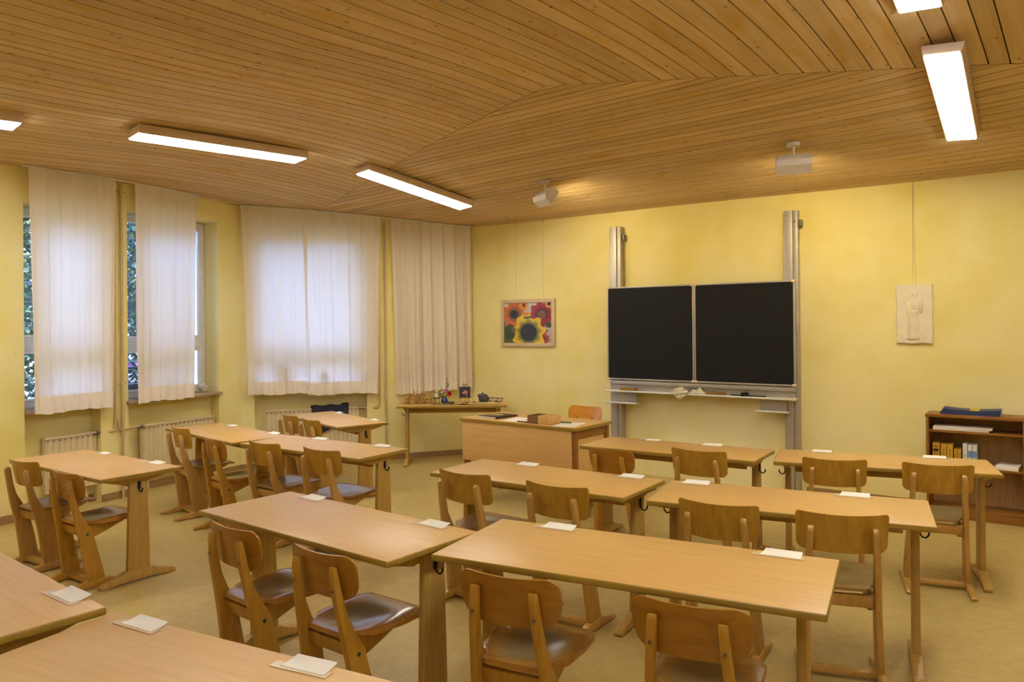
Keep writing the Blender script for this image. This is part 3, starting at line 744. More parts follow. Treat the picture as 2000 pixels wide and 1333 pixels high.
CH = {'A1': (0, -0.011, -5.163, 0.067, 0.965), 'A2': (1, 0.611, -5.168, 0.04, 0.95), 'B1': (0, -0.47, -3.76, -0.169, 1.0), 'B2': (1, 0.248, -3.893, -0.175, 0.973), 'C1': (0, 0.844, -3.862, -0.015, 0.994), 'C2': (0, 1.475, -3.845, 0.011, 0.999), 'D1': (0, -0.405, -2.654, -0.281, 0.999), 'D2': (0, 0.052, -2.763, -0.279, 0.998), 'E1': (1, 2.753, -5.395, -0.054, 0.986), 'E2': (1, 3.338, -5.391, -0.011, 0.973), 'F1': (1, 4.126, -5.234, 0.186, 0.987), 'F2': (1, 4.75, -5.104, 0.179, 0.974), 'G1': (0, 2.915, -3.98, -0.032, 1.019), 'G2': (0, 3.528, -3.96, 0.026, 1.011), 'H1': (0, 4.374, -3.84, 0.1, 1.005), 'H2': (0, 4.89, -3.74, 0.33, 1.011), 'I1': (1, 3.079, -2.53, -0.029, 0.946), 'I2': (0, 3.729, -2.49, 0.028, 1.009), 'J1': (0, 4.53, -2.285, 0.27, 0.994), 'J2': (0, 5.10, -2.18, 0.248, 1.004)}
CLB = dict(A1='squared-back chair nearest the left wall, at the table before the leftmost radiator', A2='round-backed chair with green leg plug, at the table before the leftmost radiator',
           B1='squared-back chair in front of the long radiator, left of a round-backed one', B2='round-backed chair at the left table of the pushed-together pair',
           C1='squared-back chair, left one at the right table of the pushed-together pair', C2='squared-back chair, right one at the right table of the pushed-together pair',
           D1='left one of the two chair backs at the farthest table near the navy jacket', D2='right one of the two chair backs at the farthest table near the navy jacket',
           E1='round-backed chair, left one at the table adjoining the central foreground table', E2='round-backed chair with dark shiny seat in full view left of the central foreground table',
           F1='large round-backed chair, left one at the central foreground table', F2='large round-backed chair cut by the bottom edge, right one at the central foreground table',
           G1='squared-back chair, left one at the middle-row table before the teacher desk', G2='squared-back chair, right one at the middle-row table before the teacher desk',
           H1='squared-back chair, left one at the middle-row table right of centre', H2='squared-back chair, right one at the middle-row table right of centre',
           I1='small round-backed chair beside the right end of the teacher desk', I2='squared-back chair at the rear table below the middle of the blackboard',
           J1='squared-back chair, left one at the rear right table by the bookcase', J2='squared-back chair nearest the bookcase, its skids in full view on the floor')
p0 = make_chair(False, 'pupil_chair', ''); p1 = make_chair(True, 'pupil_chair', ''); used = [False, False]
for k, (t, x, y, a, s) in CH.items():
    tx, ty, ta, th_, tw, td = TBL[k[0]]; wb = (.2, .203)[t]
    worst = max(((-math.sin(ta))*((x+s*(math.cos(a)*cx+math.sin(a)*.085))-tx)+math.cos(ta)*((y+s*(math.sin(a)*cx-math.cos(a)*.085))-ty)) for cx in (-wb, wb))
    back = max(0, worst+td/2+.006); x += math.sin(ta)*back; y -= math.cos(ta)*back
    o = place((p0, p1)[t], used[t], (x, y, 0), a, CLB[k], s, 'wooden pupil chairs'); used[t] = True
# teacher chair
tc_ = copy_tree(p1); tc_.name = 'teacher_chair'; tc_.location = (1.86, -1.02, 0); tc_.rotation_euler = (0, 0, PI-.05); tc_.scale = (1.0, 1.0, 1.06)
tc_['label'] = 'orange wooden chair behind the teacher desk, facing the class'; 
if 'group' in tc_: del tc_['group']
for c in tc_.children:
    if c.name.startswith('backrest'):
        c.data = c.data.copy(); c.data.materials[0] = M['ch3']
        for x in (-.09, .09):
            bm = B(); tube(bm, [(x, -.078, .66), (x, -.068, .66)], .007, 10); s = obj('screw', bm, M['steel'], c)

# ------------------------------------------------------------------ teacher desk
DX, DY, DA = 1.765, -1.69, -.045
desk = thing('teacher_desk', 'wooden teacher desk with solid front panel in front of the blackboard', 'desk', (DX, DY, 0), DA)
w, d, h = 1.32, .60, .76
bm = B(); box(bm, (0, 0, h-.015), (w, d, .03), .004); 
for f in bm.faces: f.material_index = 0 if f.normal.z > .9 else 1
obj('desktop', bm, None, desk, mats=[M['top'], M['edge']])
bm = B(); box(bm, (-.018, -d/2+.022, .55), (w-.07, .016, .37), .003); obj('front_panel', bm, M['desk'], desk)
for sg in (-1, 1):
    for yy in (-d/2+.055, d/2-.045):
        bm = B(); box(bm, (sg*(w/2-.045), yy, (h-.03)/2), (.045, .05, h-.03), .004); obj('leg', bm, M['case'], desk)
    bm = B(); box(bm, (sg*(w/2-.045), .005, h-.065), (.035, d-.15, .07), .003); obj('side_rail', bm, M['case'], desk)
    bm = B(); box(bm, (sg*(w/2-.045), .005, .10), (.035, d-.15, .05), .003); obj('side_rail', bm, M['case'], desk)
bm = B(); box(bm, (w/2-.052, .005, .41), (.012, d-.15, .57), .002); obj('side_panel', bm, M['desk'], desk)
bm = B(); box(bm, (w/2-.25, .02, .43), (.36, d-.14, .56), .003); ped = obj('drawer_pedestal', bm, M['desk'], desk)
for i in range(3):
    bm = B(); box(bm, (w/2-.25, d/2-.042, .61-i*.18), (.34, .018, .165), .003); dr = obj('drawer', bm, M['case'], ped)
    bm = B(); box(bm, (w/2-.25, d/2-.026, .63-i*.18), (.10, .014, .012), .003); obj('handle', bm, M['steel'], dr) if False else bm.free()
def ondesk(lx, ly, z=0): 
    c_, s_ = math.cos(DA), math.sin(DA); return (DX+c_*lx-s_*ly, DY+s_*lx+c_*ly, h+z)
bm = B(); box(bm, (0, 0, .010), (.24, .30, .018), .003); bk = tag(obj('class_register', bm, M['bookb'], loc=ondesk(-.40, -.05, 0), rz=-.12), 'flat dark brown hardcover book with a pale label at the left of the teacher desk', 'book')
bm = B(); box(bm, (-.02, .02, .0195), (.12, .07, .001)); obj('cover_label', bm, M['tape'], bk)
bm = B(); box(bm, (0, -.004, .0095), (.236, .297, .012)); obj('page_block', bm, M['paper'], bk)
for lx, ly, rz, lab in ((-.10, -.10, .12, 'white paper sheet beside the dark book on the teacher desk'), (.48, -.13, .2, 'white paper sheet at the right end of the teacher desk')):
    bm = B(); box(bm, (0, 0, .001), (.21, .297, .0015)); tag(obj('paper_sheet', bm, M['paper'], loc=ondesk(lx, ly), rz=rz, smooth=False), lab, 'paper', None)
def openbox(bm, c, s, t=.008):
    x, y, z = c; a, b, hh = s
    box(bm, (x, y, z+t/2), (a, b, t)); 
    for q in (-1, 1):
        box(bm, (x+q*(a/2-t/2), y, z+hh/2), (t, b, hh), .0015); box(bm, (x, y+q*(b/2-t/2), z+hh/2), (a-2*t, t, hh), .0015)
for lx, ly, s, lab, m in ((.175, -.17, (.115, .17, .072), 'darker left one of two small open wooden boxes on the teacher desk', 'box'), (.30, -.175, (.125, .175, .075), 'lighter right one of two small open wooden boxes on the teacher desk', 'desk')):
    bm = B(); openbox(bm, (0, 0, 0), s); tag(obj('wooden_box', bm, M[m], loc=ondesk(lx, ly), rz=DA-.03), lab, 'box', 'small wooden boxes')
bm = B(); tube(bm, [(-.07, 0, .006), (.06, 0, .006), (.075, 0, .006)], [.005, .005, .0015], 8); tag(obj('pen', bm, M['maroon'], loc=ondesk(.055, -.24), rz=-.15), 'dark pen lying left of the wooden boxes on the teacher desk', 'pen')
bm = B(); tube(bm, [(-.05, 0, .006), (.05, 0, .006)], .006, 8); tag(obj('felt_pen', bm, M['green'], loc=ondesk(.40, -.06), rz=.1), 'green felt pen lying right of the wooden boxes', 'pen')

# ------------------------------------------------------------------ blackboard
bb = thing('blackboard', 'large black two-panel sliding blackboard on two tall aluminium rails', 'blackboard', (0, 0, 0))
for x0, x1 in ((1.695, 1.83), (3.585, 3.715)):
    bm = B(); cx = (x0+x1)/2; wd = x1-x0
    box(bm, (cx-wd*.17, -.05, 1.355), (wd*.62, .09, 2.71), .004); box(bm, (cx+wd*.32, -.045, 1.355), (wd*.34, .08, 2.71), .006)
    r_ = obj('rail', bm, M['alu'], bb)
    bm = B(); tube(bm, [(cx-wd*.25, -.097, 2.66), (cx-wd*.25, -.092, 2.66)], .007, 10); tube(bm, [(cx+wd*.3, -.09, 2.60), (cx+wd*.3, -.083, 2.60)], .010, 10); obj('screw', bm, M['steel'], r_)
    bm = B(); box(bm, (x1+.014, -.03, 2.585), (.028, .05, .07), .004); obj('wall_bracket', bm, M['alud'], r_)
    bm = B(); box(bm, (cx, -.05, .012), (wd+.04, .11, .024), .004); obj('base_plate', bm, M['alud'], r_)
yb = -.135
bm = B()
X0, XM, X1, Z0, Z1 = 1.692, 2.697, 3.702, 1.032, 2.040
def bframe(bm, a, b):
    for x in (a+.008, b-.008): box(bm, (x, yb, (Z0+Z1)/2), (.016, .034, Z1-Z0), .003)
    for z in (Z0+.008, Z1-.008): box(bm, ((a+b)/2, yb, z), (b-a-.03, .034, .016), .003)
for a, b in ((X0, XM-.002), (XM+.002, X1)):
    bm = B(); bframe(bm, a, b); f_ = obj('panel_frame', bm, M['alu'], bb)
    bm = B(); box(bm, ((a+b)/2, yb-.002, (Z0+Z1)/2), (b-a-.026, .024, Z1-Z0-.026)); obj('writing_surface', bm, M['slate'], f_)
    for x in (a+.014, b-.014):
        for z in (Z0+.010, Z1-.010):
            bm = B(); box(bm, (x, yb-.002, z), (.034, .044, .026), .006); obj('corner_cap', bm, M['cap'], f_)
bm = B(); box(bm, (2.705, -.115, 1.002), (1.98, .05, .045), .008); obj('support_beam', bm, M['alu'], bb)
bm = B(); box(bm, (2.71, -.105, .955), (1.96, .012, .09), .002); obj('back_plate', bm, M['alu'], bb)
bm = B(); box(bm, (2.703, -.155, .912), (2.01, .10, .008), .002); tube(bm, [(1.70, -.205, .912), (3.706, -.205, .912)], .010, 12); tr_ = obj('chalk_tray', bm, M['white'], bb)
bm = B(); box(bm, (3.70, -.19, .914), (.035, .05, .026), .006); box(bm, (1.695, -.19, .914), (.02, .05, .024), .006); obj('tray_cap', bm, M['cap'], tr_)
for a, b in ((1.72, 2.03), (3.36, 3.61)):
    bm = B(); box(bm, ((a+b)/2, -.112, .84), (b-a, .01, .12), .002); p_ = obj('side_bracket', bm, M['alu'], bb)
    bm = B(); box(bm, ((a+b)/2, -.155, .785), (b-a+.06, .09, .007), .002); tube(bm, [(a-.03, -.20, .786), (b+.03, -.20, .786)], .009, 10); t_ = obj('small_tray', bm, M['white'], p_)
bm = B(); box(bm, (3.722, -.14, 1.66), (.002, .02, .18)); st = obj('sticker', bm, M['cap'], bb)
bm = B(); tube(bm, [(3.7225, -.14, 1.60), (3.724, -.14, 1.60)], .008, 12); obj('red_dot', bm, M['petal_r'], st)
for x, lab in ((1.945, 'wooden board eraser near the left end of the chalk tray'), (2.925, 'wooden board eraser in the middle of the chalk tray beside the rag')):
    bm = B(); box(bm, (0, 0, .017), (.19, .05, .034), .006); e_ = tag(obj('board_eraser', bm, M['eraser'], loc=(x, -.158, .916), rz=.03), lab, 'eraser', 'board erasers')
    bm = B(); box(bm, (0, 0, .003), (.17, .046, .006), .001); obj('felt_pad', bm, M['alud'], e_)
def rag(x, lab, seed, drape):
    rr = random.Random(seed); bm = B(); n = 14; G = []
    for i in range(n+1):
        row = []
        for j in range(n+1):
            u, v = i/n-.5, j/n-.5
            if drape:
                X = (u+v)*.11; Zq = (v-u)*.11; y = -.225-.012*math.sin(u*14)*math.cos(v*9)+rr.uniform(-.003, .003); z = .935+Zq*(.55 if Zq > 0 else .72)
                if z > .93: y += (z-.93)*.6
            else:
                r = math.hypot(u, v)*2; X = u*.17; y = -.165+v*.07; z = .925+.045*max(0, 1-r*r)*(1+.35*math.sin(u*12+v*6))+rr.uniform(0, .006)
            row.append(bm.verts.new((x+X, y, z)))
        G.append(row)
    for i in range(n):
        for j in range(n): bm.faces.new((G[i][j], G[i+1][j], G[i+1][j+1], G[i][j+1]))
    solid(bm, .004)
    tag(obj('cleaning_rag', bm, M['rag'], ang=60), lab, 'rag', 'chalky rags')
rag(2.565, 'pale rag hanging over the front of the chalk tray', 4, True)
rag(2.74, 'crumpled pale rag lying on the chalk tray below the board joint', 5, False)
bm = B(); tube(bm, [(-.15, 0, .006), (.2, 0, .006)], .006, 8); tag(obj('pointer_stick', bm, M['black'], loc=(3.22, -.14, .917), rz=0), 'thin dark pointer stick lying in the right half of the chalk tray', 'pointer')
bm = B(); tube(bm, [(-.012, -.04, .022), (0, 0, .024), (.01, .03, .022)], [.021, .021, .021], 12); tag(obj('chalk_holder', bm, M['black'], loc=(3.225, -.172, .917)), 'short black tube lying across the pointer stick in the chalk tray', 'tube')

# ------------------------------------------------------------------ colour-painted faces
def painted(name, w, hgt, nx, ny, fn, parent, mat, origin, ax, az, thick=None):
    bm = B(); cl = bm.loops.layers.float_color.new('Col'); ax = Vector(ax); az = Vector(az); o = Vector(origin)
    V = [[bm.verts.new(o+ax*(w*i/nx)+az*(hgt*j/ny)) for i in range(nx+1)] for j in range(ny+1)]
    for j in range(ny):
        for i in range(nx):
            f = bm.faces.new((V[j][i], V[j][i+1], V[j+1][i+1], V[j+1][i])); c = lin(fn((i+.5)/nx, (j+.5)/ny))
            for lp in f.loops: lp[cl] = c
    return obj(name, bm, mat, parent, smooth=False)
def mixc(a, b, t): t = max(0, min(1, t)); return tuple(a[i]*(1-t)+b[i]*t for i in range(3))
def flowers(u, v):
    v = 1-v
    wob = .02*math.sin(u*37+v*21)+.02*math.sin(u*17-v*43)
    c = mixc((196, 186, 176), (170, 160, 160), v)
    if u < .3: c = mixc(c, (78, 92, 44), min(1, (v-.35)*2.4+(.3-u)))
    def bloom(c, x, y, r, pet, core, rc, dark, ecc=1.0):
        dx, dy = (u-x), (v-y)*.8*ecc; d = math.hypot(dx, dy); a = math.atan2(dy, dx); rr = r*(1+.13*math.sin(a*9+x*30)+wob)
        if d < rr: c = mixc(dark, pet, (d-rc)/(rr-rc)*1.5)
        if d < rc: c = core
        return c
    c = bloom(c, .80, .30, .25, (170, 44, 36), (120, 84, 50), .085, (80, 40, 40))
    if .70 < u+wob < .88 and v > .4: c = mixc((160, 46, 36), (120, 40, 36), v)
    c = bloom(c, .83, .90, .12, (176, 70, 34), (90, 64, 36), .05, (150, 50, 30))
    c = bloom(c, .22, .28, .25, (214, 110, 30), (38, 34, 32), .085, (110, 84, 34))
    c = bloom(c, .43, .06, .09, (222, 150, 34), (22, 20, 24), .028, (200, 120, 30))
    c = bloom(c, .50, .30, .07, (226, 150, 60), (22, 20, 30), .022, (210, 140, 50))
    c = bloom(c, .95, .04, .08, (210, 150, 50), (30, 30, 54), .03, (180, 120, 50))
    c = bloom(c, .52, .74, .33, (222, 184, 24), (40, 38, 30), .17, (86, 92, 40), 1.0)
    if math.hypot(u-.40, v-.36) < .05+wob: c = (222, 196, 30)
    if math.hypot((u-.13), (v-.72)*.6) < .12: c = mixc(c, (52, 62, 34), .7)
    if .44 < u < .60 and abs(v-.37+.2*(u-.5)) < .02: c = (24, 70, 34)
    if math.hypot((u-.93), (v-.55)) < .075 and u > .88: c = (52, 76, 50)
    return c
pic = thing('framed_picture', 'framed picture of red and yellow sunflowers hanging between the corner and the blackboard', 'picture', (.53, -.003, 1.66))
W, Hh = .785, .572
bm = B()
for x in (-W/2+.022, W/2-.022): box(bm, (x, -.013, 0), (.044, .026, Hh), .003)
for z in (-Hh/2+.022, Hh/2-.022): box(bm, (0, -.013, z), (W-.088, .026, .044), .003)
obj('frame', bm, M['oak'], pic)
painted('print', W-.088, Hh-.088, 110, 84, flowers, pic, M['print'], (-W/2+.044, -.012, -Hh/2+.044), (1, 0, 0), (0, 0, 1))
for x in (-.17, .23):
    bm = B(); tube(bm, [(x, -.008, Hh/2), (x, -.006, 2.875-1.66)], .0009, 5); obj('hanging_wire', bm, M['steel'], pic)
    bm = B(); box(bm, (x, -.008, 2.87-1.66), (.008, .012, .02), .002); obj('picture_hook', bm, M['steel'], pic)

# plaster relief
rel = thing('plaster_relief', 'cream plaster relief plaque of a standing draped figure on the right of the front wall', 'relief', (4.69, -.003, 1.705))
w_, h_ = .287, .525; nx, ny = 60, 104; bm = B()
def ell(u, v, x, y, a, b): return max(0, 1-((u-x)/a)**2-((v-y)/b)**2)**.5
def relz(u, v):
    z = .0
    z = max(z, .9*ell(u, v, .52, .84, .085, .055)); z = max(z, .8*ell(u, v, .52, .77, .04, .05))
    z = max(z, 1.0*ell(u, v, .50, .66, .15, .12)); z = max(z, .85*ell(u, v, .33, .60, .06, .11)); z = max(z, .85*ell(u, v, .68, .62, .055, .12))
    z = max(z, .8*ell(u, v, .50, .53, .15, .06))
    if .08 < v < .55:
        hw = .15+.09*(.55-v); k = 1-abs(u-.47)/hw
        if k > 0: z = max(z, min(1, k*4)*(.62+.2*math.sin(u*95)))
    z = max(z, .5*ell(u, v, .45, .09, .2, .03))
    e = min(u, 1-u)*w_/.01; f = min(v, 1-v)*h_/.01
    return z*.019
G = []
for j in range(ny+1):
    row = []
    for i in range(nx+1):
        u, v = i/nx, j/ny; x = (u-.5)*w_; z = (v-.5)*h_
        ed = min(min(u, 1-u)*w_, min(v, 1-v)*h_); rnd = .006*(1-min(1, ed/.008))**2
        x += .003*math.sin(v*13)*(abs(u-.5)*2)**6; z += .003*math.sin(u*11)*(abs(v-.5)*2)**6
        row.append(bm.verts.new((x, -.024-relz(u, v)+rnd-.0012*math.sin(u*31+v*17), z)))
    G.append(row)
for j in range(ny):
    for i in range(nx): bm.faces.new((G[j][i], G[j][i+1], G[j+1][i+1], G[j+1][i]))
edge = [G[0][i] for i in range(nx+1)]+[G[j][nx] for j in range(1, ny+1)]+[G[ny][i] for i in range(nx-1, -1, -1)]+[G[j][0] for j in range(ny-1, 0, -1)]
bk_ = [bm.verts.new((v.co.x, 0, v.co.z)) for v in edge]; ne = len(edge)
for i in range(ne): bm.faces.new((edge[i], bk_[i], bk_[(i+1) % ne], edge[(i+1) % ne]))
bm.faces.new(bk_[::-1]); bmesh.ops.recalc_face_normals(bm, faces=bm.faces[:])
obj('plaque', bm, M['plaster'], rel, ang=70)
bm = B(); tube(bm, [(-.012, -.006, h_/2), (-.006, -.004, 2.87-1.705)], .0009, 5); tube(bm, [(.012, -.006, h_/2), (-.006, -.004, 2.87-1.705)], .0009, 5); obj('hanging_wire', bm, M['steel'], rel)

# ------------------------------------------------------------------ bookcase
BX0, BX1, BY = 4.805, 5.505, -.285
case = thing('bookcase', 'low open wooden bookcase at the right of the front wall', 'bookcase', (0, 0, 0))
cw = BX1-BX0; yc = (BY-.01)/2; dp = -BY-.01
for x in (BX0+.01, BX1-.01): bm = B(); box(bm, (x, yc, .425), (.02, dp, .85), .002); obj('side_panel', bm, M['case'], case)
bm = B(); box(bm, ((BX0+BX1)/2, yc-.004, .848), (cw+.008, dp+.01, .024), .003); obj('top_panel', bm, M['case'], case)
bm = B(); box(bm, ((BX0+BX1)/2, -.018, .44), (cw-.04, .008, .80)); obj('back_panel', bm, M['caseb'], case)
for z in (.718, .425): bm = B(); box(bm, ((BX0+BX1)/2, yc+.004, z), (cw-.04, dp-.02, .018), .002); obj('shelf', bm, M['case'], case)
bm = B(); box(bm, ((BX0+BX1)/2, yc+.004, .075), (cw-.04, dp-.02, .018), .002); box(bm, ((BX0+BX1)/2, BY+.025, .033), (cw-.04, .015, .066), .002); obj('bottom_panel', bm, M['case'], case)
# magazines: a stack of navy booklets with wavy edges and yellow print
def mag(u, v): return (206, 184, 34) if abs(v-.5-.12*math.sin(u*6))<.06 and .1 < u < .75 else mixc((36, 44, 84), (52, 66, 116), .5+.5*math.sin(u*30+v*9))
zt = .861
for i in range(4):
    z0 = zt+i*.0095; L = .43-.006*i; bm = B(); n = 24; cl = bm.loops.layers.float_color.new('Col')
    G = []
    for q in range(n+1):
        x = -L/2+L*q/n; lift = (.012*abs(2*q/n-1)**2.2*(.3+i*.25)); G.append([bm.verts.new((x, y, lift+zz)) for y, zz in ((-.09, 0), (.10, 0), (.10, .0085), (-.09, .0085))])
    for q in range(n):
        for a in range(4):
            f = bm.faces.new((G[q][a], G[q][(a+1) % 4], G[q+1][(a+1) % 4], G[q+1][a])); c = lin(mag(q/n, .5) if (a == 2 and i == 3) else ((44, 52, 92) if i % 2 else (60, 74, 120)))
            for lp in f.loops: lp[cl] = c
    bm.faces.new(G[0]); bm.faces.new(G[n][::-1]); bmesh.ops.recalc_face_normals(bm, faces=bm.faces[:])
    tag(obj('magazine', bm, M['cover'], loc=(5.12+.004*i, -.15, z0), rz=.01*(i-1), smooth=False), ('bottom', 'second from bottom', 'third from bottom', 'topmost')[i]+' navy booklet of the stack on top of the bookcase', 'magazine', 'navy booklets on the bookcase')
for i, (x, L, z, hh) in enumerate(((5.055, .40, .7285, .016), (5.07, .42, .7455, .016))):
    bm = B(); box(bm, (0, 0, hh/2), (L, .22, hh), .002); 
    for q in range(1, 4): box(bm, (0, 0, hh*q/4), (L+.002, .222, .0006))
    tag(obj('paper_stack', bm, M['paper'], loc=(x, -.155, z), rz=-.02*i), ('lower', 'upper')[i]+' block of cream drawing paper on the upper bookcase shelf', 'paper', 'paper blocks in the bookcase')
def spine(kind):
    def f(u, v):
        base = (196, 150, 34) if kind < 5 else (214, 210, 204)
        if kind == 0:
            if .60 < v < .72 and .15 < u < .85: return (40, 34, 26)
            if .48 < v < .53 and .2 < u < .8: return (130, 96, 20)
            if .80 < v < .88 and .3 < u < .7: return (110, 84, 20)
            if .14 < v < .17: return (90, 66, 20)
        elif kind < 5:
            if .3 < v < .8 and .35 < u < .65 and int(v*26) % 2: return (120, 88, 22)
        elif kind == 5:
            if .42 < v < .55 and .2 < u < .8: return (170, 176, 184)
        else:
            if .42 < v < .72 and .06 < u < .94: return (96, 146, 196) if not (int(v*40) % 3 == 0 and .3 < u < .7) else (70, 110, 160)
            if .2 < v < .3 and .3 < u < .7: return (180, 180, 180)
        return base
    return f
x = 4.848
sp = [(.054, .182, 'tall yellow book at the left end of the middle shelf'), (.045, .176, 'yellow book second from left on the middle shelf'), (.045, .176, 'yellow book third from left on the middle shelf'),
      (.026, .142, 'small yellow book, left of the two small ones on the middle shelf'), (.026, .142, 'small yellow book, right of the two small ones on the middle shelf'),
      (.036, .19, 'white book left of the two with blue labels on the middle shelf'), (.034, .185, 'white book with blue label, in the middle of the three white ones'), (.032, .185, 'white book with blue label at the right end of the book row')]
for i, (bw, bh, lab) in enumerate(sp):
    if i == 5: x += .008
    bm = B(); box(bm, (0, 0, bh/2), (bw-.002, .16, bh), .002)
    bo = tag(obj('book', bm, plain('book_cover_%d' % i, (196, 150, 34) if i < 5 else (214, 210, 204), .5), loc=(x+bw/2, -.165, .4345)), lab, 'book', 'books on the middle shelf of the bookcase')
    painted('spine', bw-.006, bh-.006, 8, 40, spine(i), bo, M['cover'], (-bw/2+.003, -.0812, .003), (1, 0, 0), (0, 0, 1))
    x += bw+(.006 if i in (0, 2) else .001)
bm = B(); box(bm, (0, 0, .017), (.16, .21, .034), .003); box(bm, (.0, 0, .017), (.161, .204, .026)); tag(obj('book', bm, M['paper'], loc=(5.385, -.17, .4345), rz=-.1), 'thick white book lying flat at the right of the middle shelf', 'book')

# ------------------------------------------------------------------ corner table with still life
CTX, CTY, CTA, CTH = -.124, -.637, .6376, .709
ct = pupil_table('side_table', 1.285, .47, CTH, 'narrow wooden table set diagonally in the corner with flowers and stones on it', group=None, hooks=((-1, -1),), ins=.10, dy=.0)
ct.location = (CTX, CTY, 0); ct.rotation_euler = (0, 0, CTA)
def onct(lx, ly, z=0):
    c_, s_ = math.cos(CTA), math.sin(CTA); return (CTX+c_*lx-s_*ly, CTY+s_*lx+c_*ly, CTH+.0005+z)
# cloth
bm = B(); n = 40; m = 16; G = []
for i in range(n+1):
    row = []
    for j in range(m+1):
        u, v = i/n, j/m; x = -.22+.78*u+.015*math.sin(v*7); y = -.16+.30*v+.02*math.sin(u*9)-(.02 if u > .7 else 0)
        z = .006+.014*max(0, math.sin(u*17+v*5))*max(0, math.sin(v*9+u*4))+(.022*math.exp(-((u-.86)/.12)**2)*abs(math.sin(v*6)))
        row.append(bm.verts.new((x, y, z)))
    G.append(row)
for i in range(n):
    for j in range(m): bm.faces.new((G[i][j], G[i+1][j], G[i+1][j+1], G[i][j+1]))
solid(bm, .002)
tag(obj('table_cloth', bm, M['cloth'], loc=onct(0, 0), rz=CTA, ang=80), 'rumpled mustard yellow cloth spread on the corner table', 'cloth')
def leafq(bm, p, d, s, rr, mi=0):
    d = d.normalized(); a = d.orthogonal().normalized(); b = d.cross(a); th = rr.uniform(0, 6.28); a, b = a*math.cos(th)+b*math.sin(th), b*math.cos(th)-a*math.sin(th)
    P = [p, p+d*s*.35+a*s*.3, p+d*s*.75+a*s*.24+b*s*.06, p+d*s, p+d*s*.7-a*s*.26+b*s*.06, p+d*s*.3-a*s*.28]
    f = bm.faces.new([bm.verts.new(q) for q in P]); f.material_index = mi
def rdir(rr, up=0): return Vector((rr.uniform(-1, 1), rr.uniform(-1, 1), rr.uniform(-.6+up, 1))).normalized()
rr = random.Random(11)
da = thing('dried_leaf_arrangement', 'heap of dried brown oak-like leaf twigs at the left end of the corner table', 'dried leaves', onct(-.42, -.03), CTA)
bm = B(); bl = B()
for i in range(15):
    x = -.16+.32*rr.random(); p = Vector((x, rr.uniform(-.06, .06), .005)); tall = .15 if x > -.01 and x < .1 else .09
    q = p+Vector((rr.uniform(-.05, .05), rr.uniform(-.03, .03), tall*rr.uniform(.6, 1.1))); mid = (p+q)/2+Vector((rr.uniform(-.02, .02), 0, .01)); tube(bm, [p, mid, q], .0018, 5)
    for k in range(16):
        t = rr.random(); c = p.lerp(q, t)+Vector((rr.uniform(-.02, .02), rr.uniform(-.02, .02), rr.uniform(-.01, .01))); c.z = max(c.z, .012); leafq(bl, c, rdir(rr, .3), rr.uniform(.018, .034), rr, rr.randint(0, 1))
for k in range(150):
    c = Vector((rr.gauss(.04, .085), rr.gauss(0, .04), abs(rr.gauss(.02, .022))+.012)); leafq(bl, c, rdir(rr, .4), rr.uniform(.016, .03), rr, rr.randint(0, 1))
obj('twigs', bm, M['twig'], da); obj('leaves', bl, None, da, mats=[M['leaf_dry'], M['leaf_dry2']], smooth=False)
# candle and stand
bm = B(); lathe(bm, [(.042, .078), (.045, .080), (.045, .084), (.018, .086)], 20)
for k in range(3):
    a = 2*PI*k/3+.4; c_, s_ = math.cos(a), math.sin(a); tube(bm, [(c_*.032, s_*.032, .08), (c_*.030, s_*.030, .04), (c_*.040, s_*.040, .008), (c_*.048, s_*.048, .004)], .0035, 7)
tag(obj('candle_stand', bm, M['black'], loc=onct(-.18, -.155, 0), rz=0), 'small black iron three-legged candle stand on the corner table', 'candle holder')
bm = B(); lathe(bm, [(.019, 0), (.020, .004), (.020, .046), (.018, .049), (.004, .047)], 20); cd_ = tag(obj('candle', bm, M['wax'], loc=onct(-.18, -.155, .0862)), 'short cream pillar candle on the black iron stand', 'candle')
bm = B(); tube(bm, [(0, 0, .046), (.001, 0, .054)], .001, 5); obj('wick', bm, M['black'], cd_)
# vase and bouquet
vz = onct(-.10, -.02)
bm = B(); lathe(bm, [(.022, 0), (.034, .006), (.042, .028), (.040, .05), (.026, .068), (.018, .078), (.022, .084), (.018, .083), (.014, .07)], 24)
tag(obj('vase', bm, M['vase'], loc=vz), 'small round dark blue vase with flowers on the corner table', 'vase')
bq = thing('bouquet', 'bouquet with red, pink, white and tall violet flowers in the blue vase', 'flowers', (vz[0], vz[1], vz[2]+.07), CTA)
bm = B(); lf = B(); rr = random.Random(5)
tips = {'violet_spike': (.035, 0, .20), 'red_bloom': (.055, -.02, .045), 'pink_bloom': (.02, -.02, .085), 'white_bloom': (-.10, 0, .06)}
for t in [(.035, 0, .22), (.055, -.02, .05), (.02, -.02, .085), (-.10, .0, .07), (-.075, -.01, .085), (-.045, 0, .125), (-.03, -.02, .06), (-.015, .01, .1)]:
    tube(bm, [(0, 0, -.05), (t[0]*.3, t[1]*.3, t[2]*.4), t], .0014, 5)
for k in range(60):
    c = Vector((rr.gauss(-.035, .035), rr.gauss(0, .015), abs(rr.gauss(.035, .028))-.004)); leafq(lf, c, rdir(rr, .2), rr.uniform(.014, .026), rr)
obj('stems', bm, M['leaf'], bq); obj('leaves', lf, M['leaf'], bq, smooth=False)
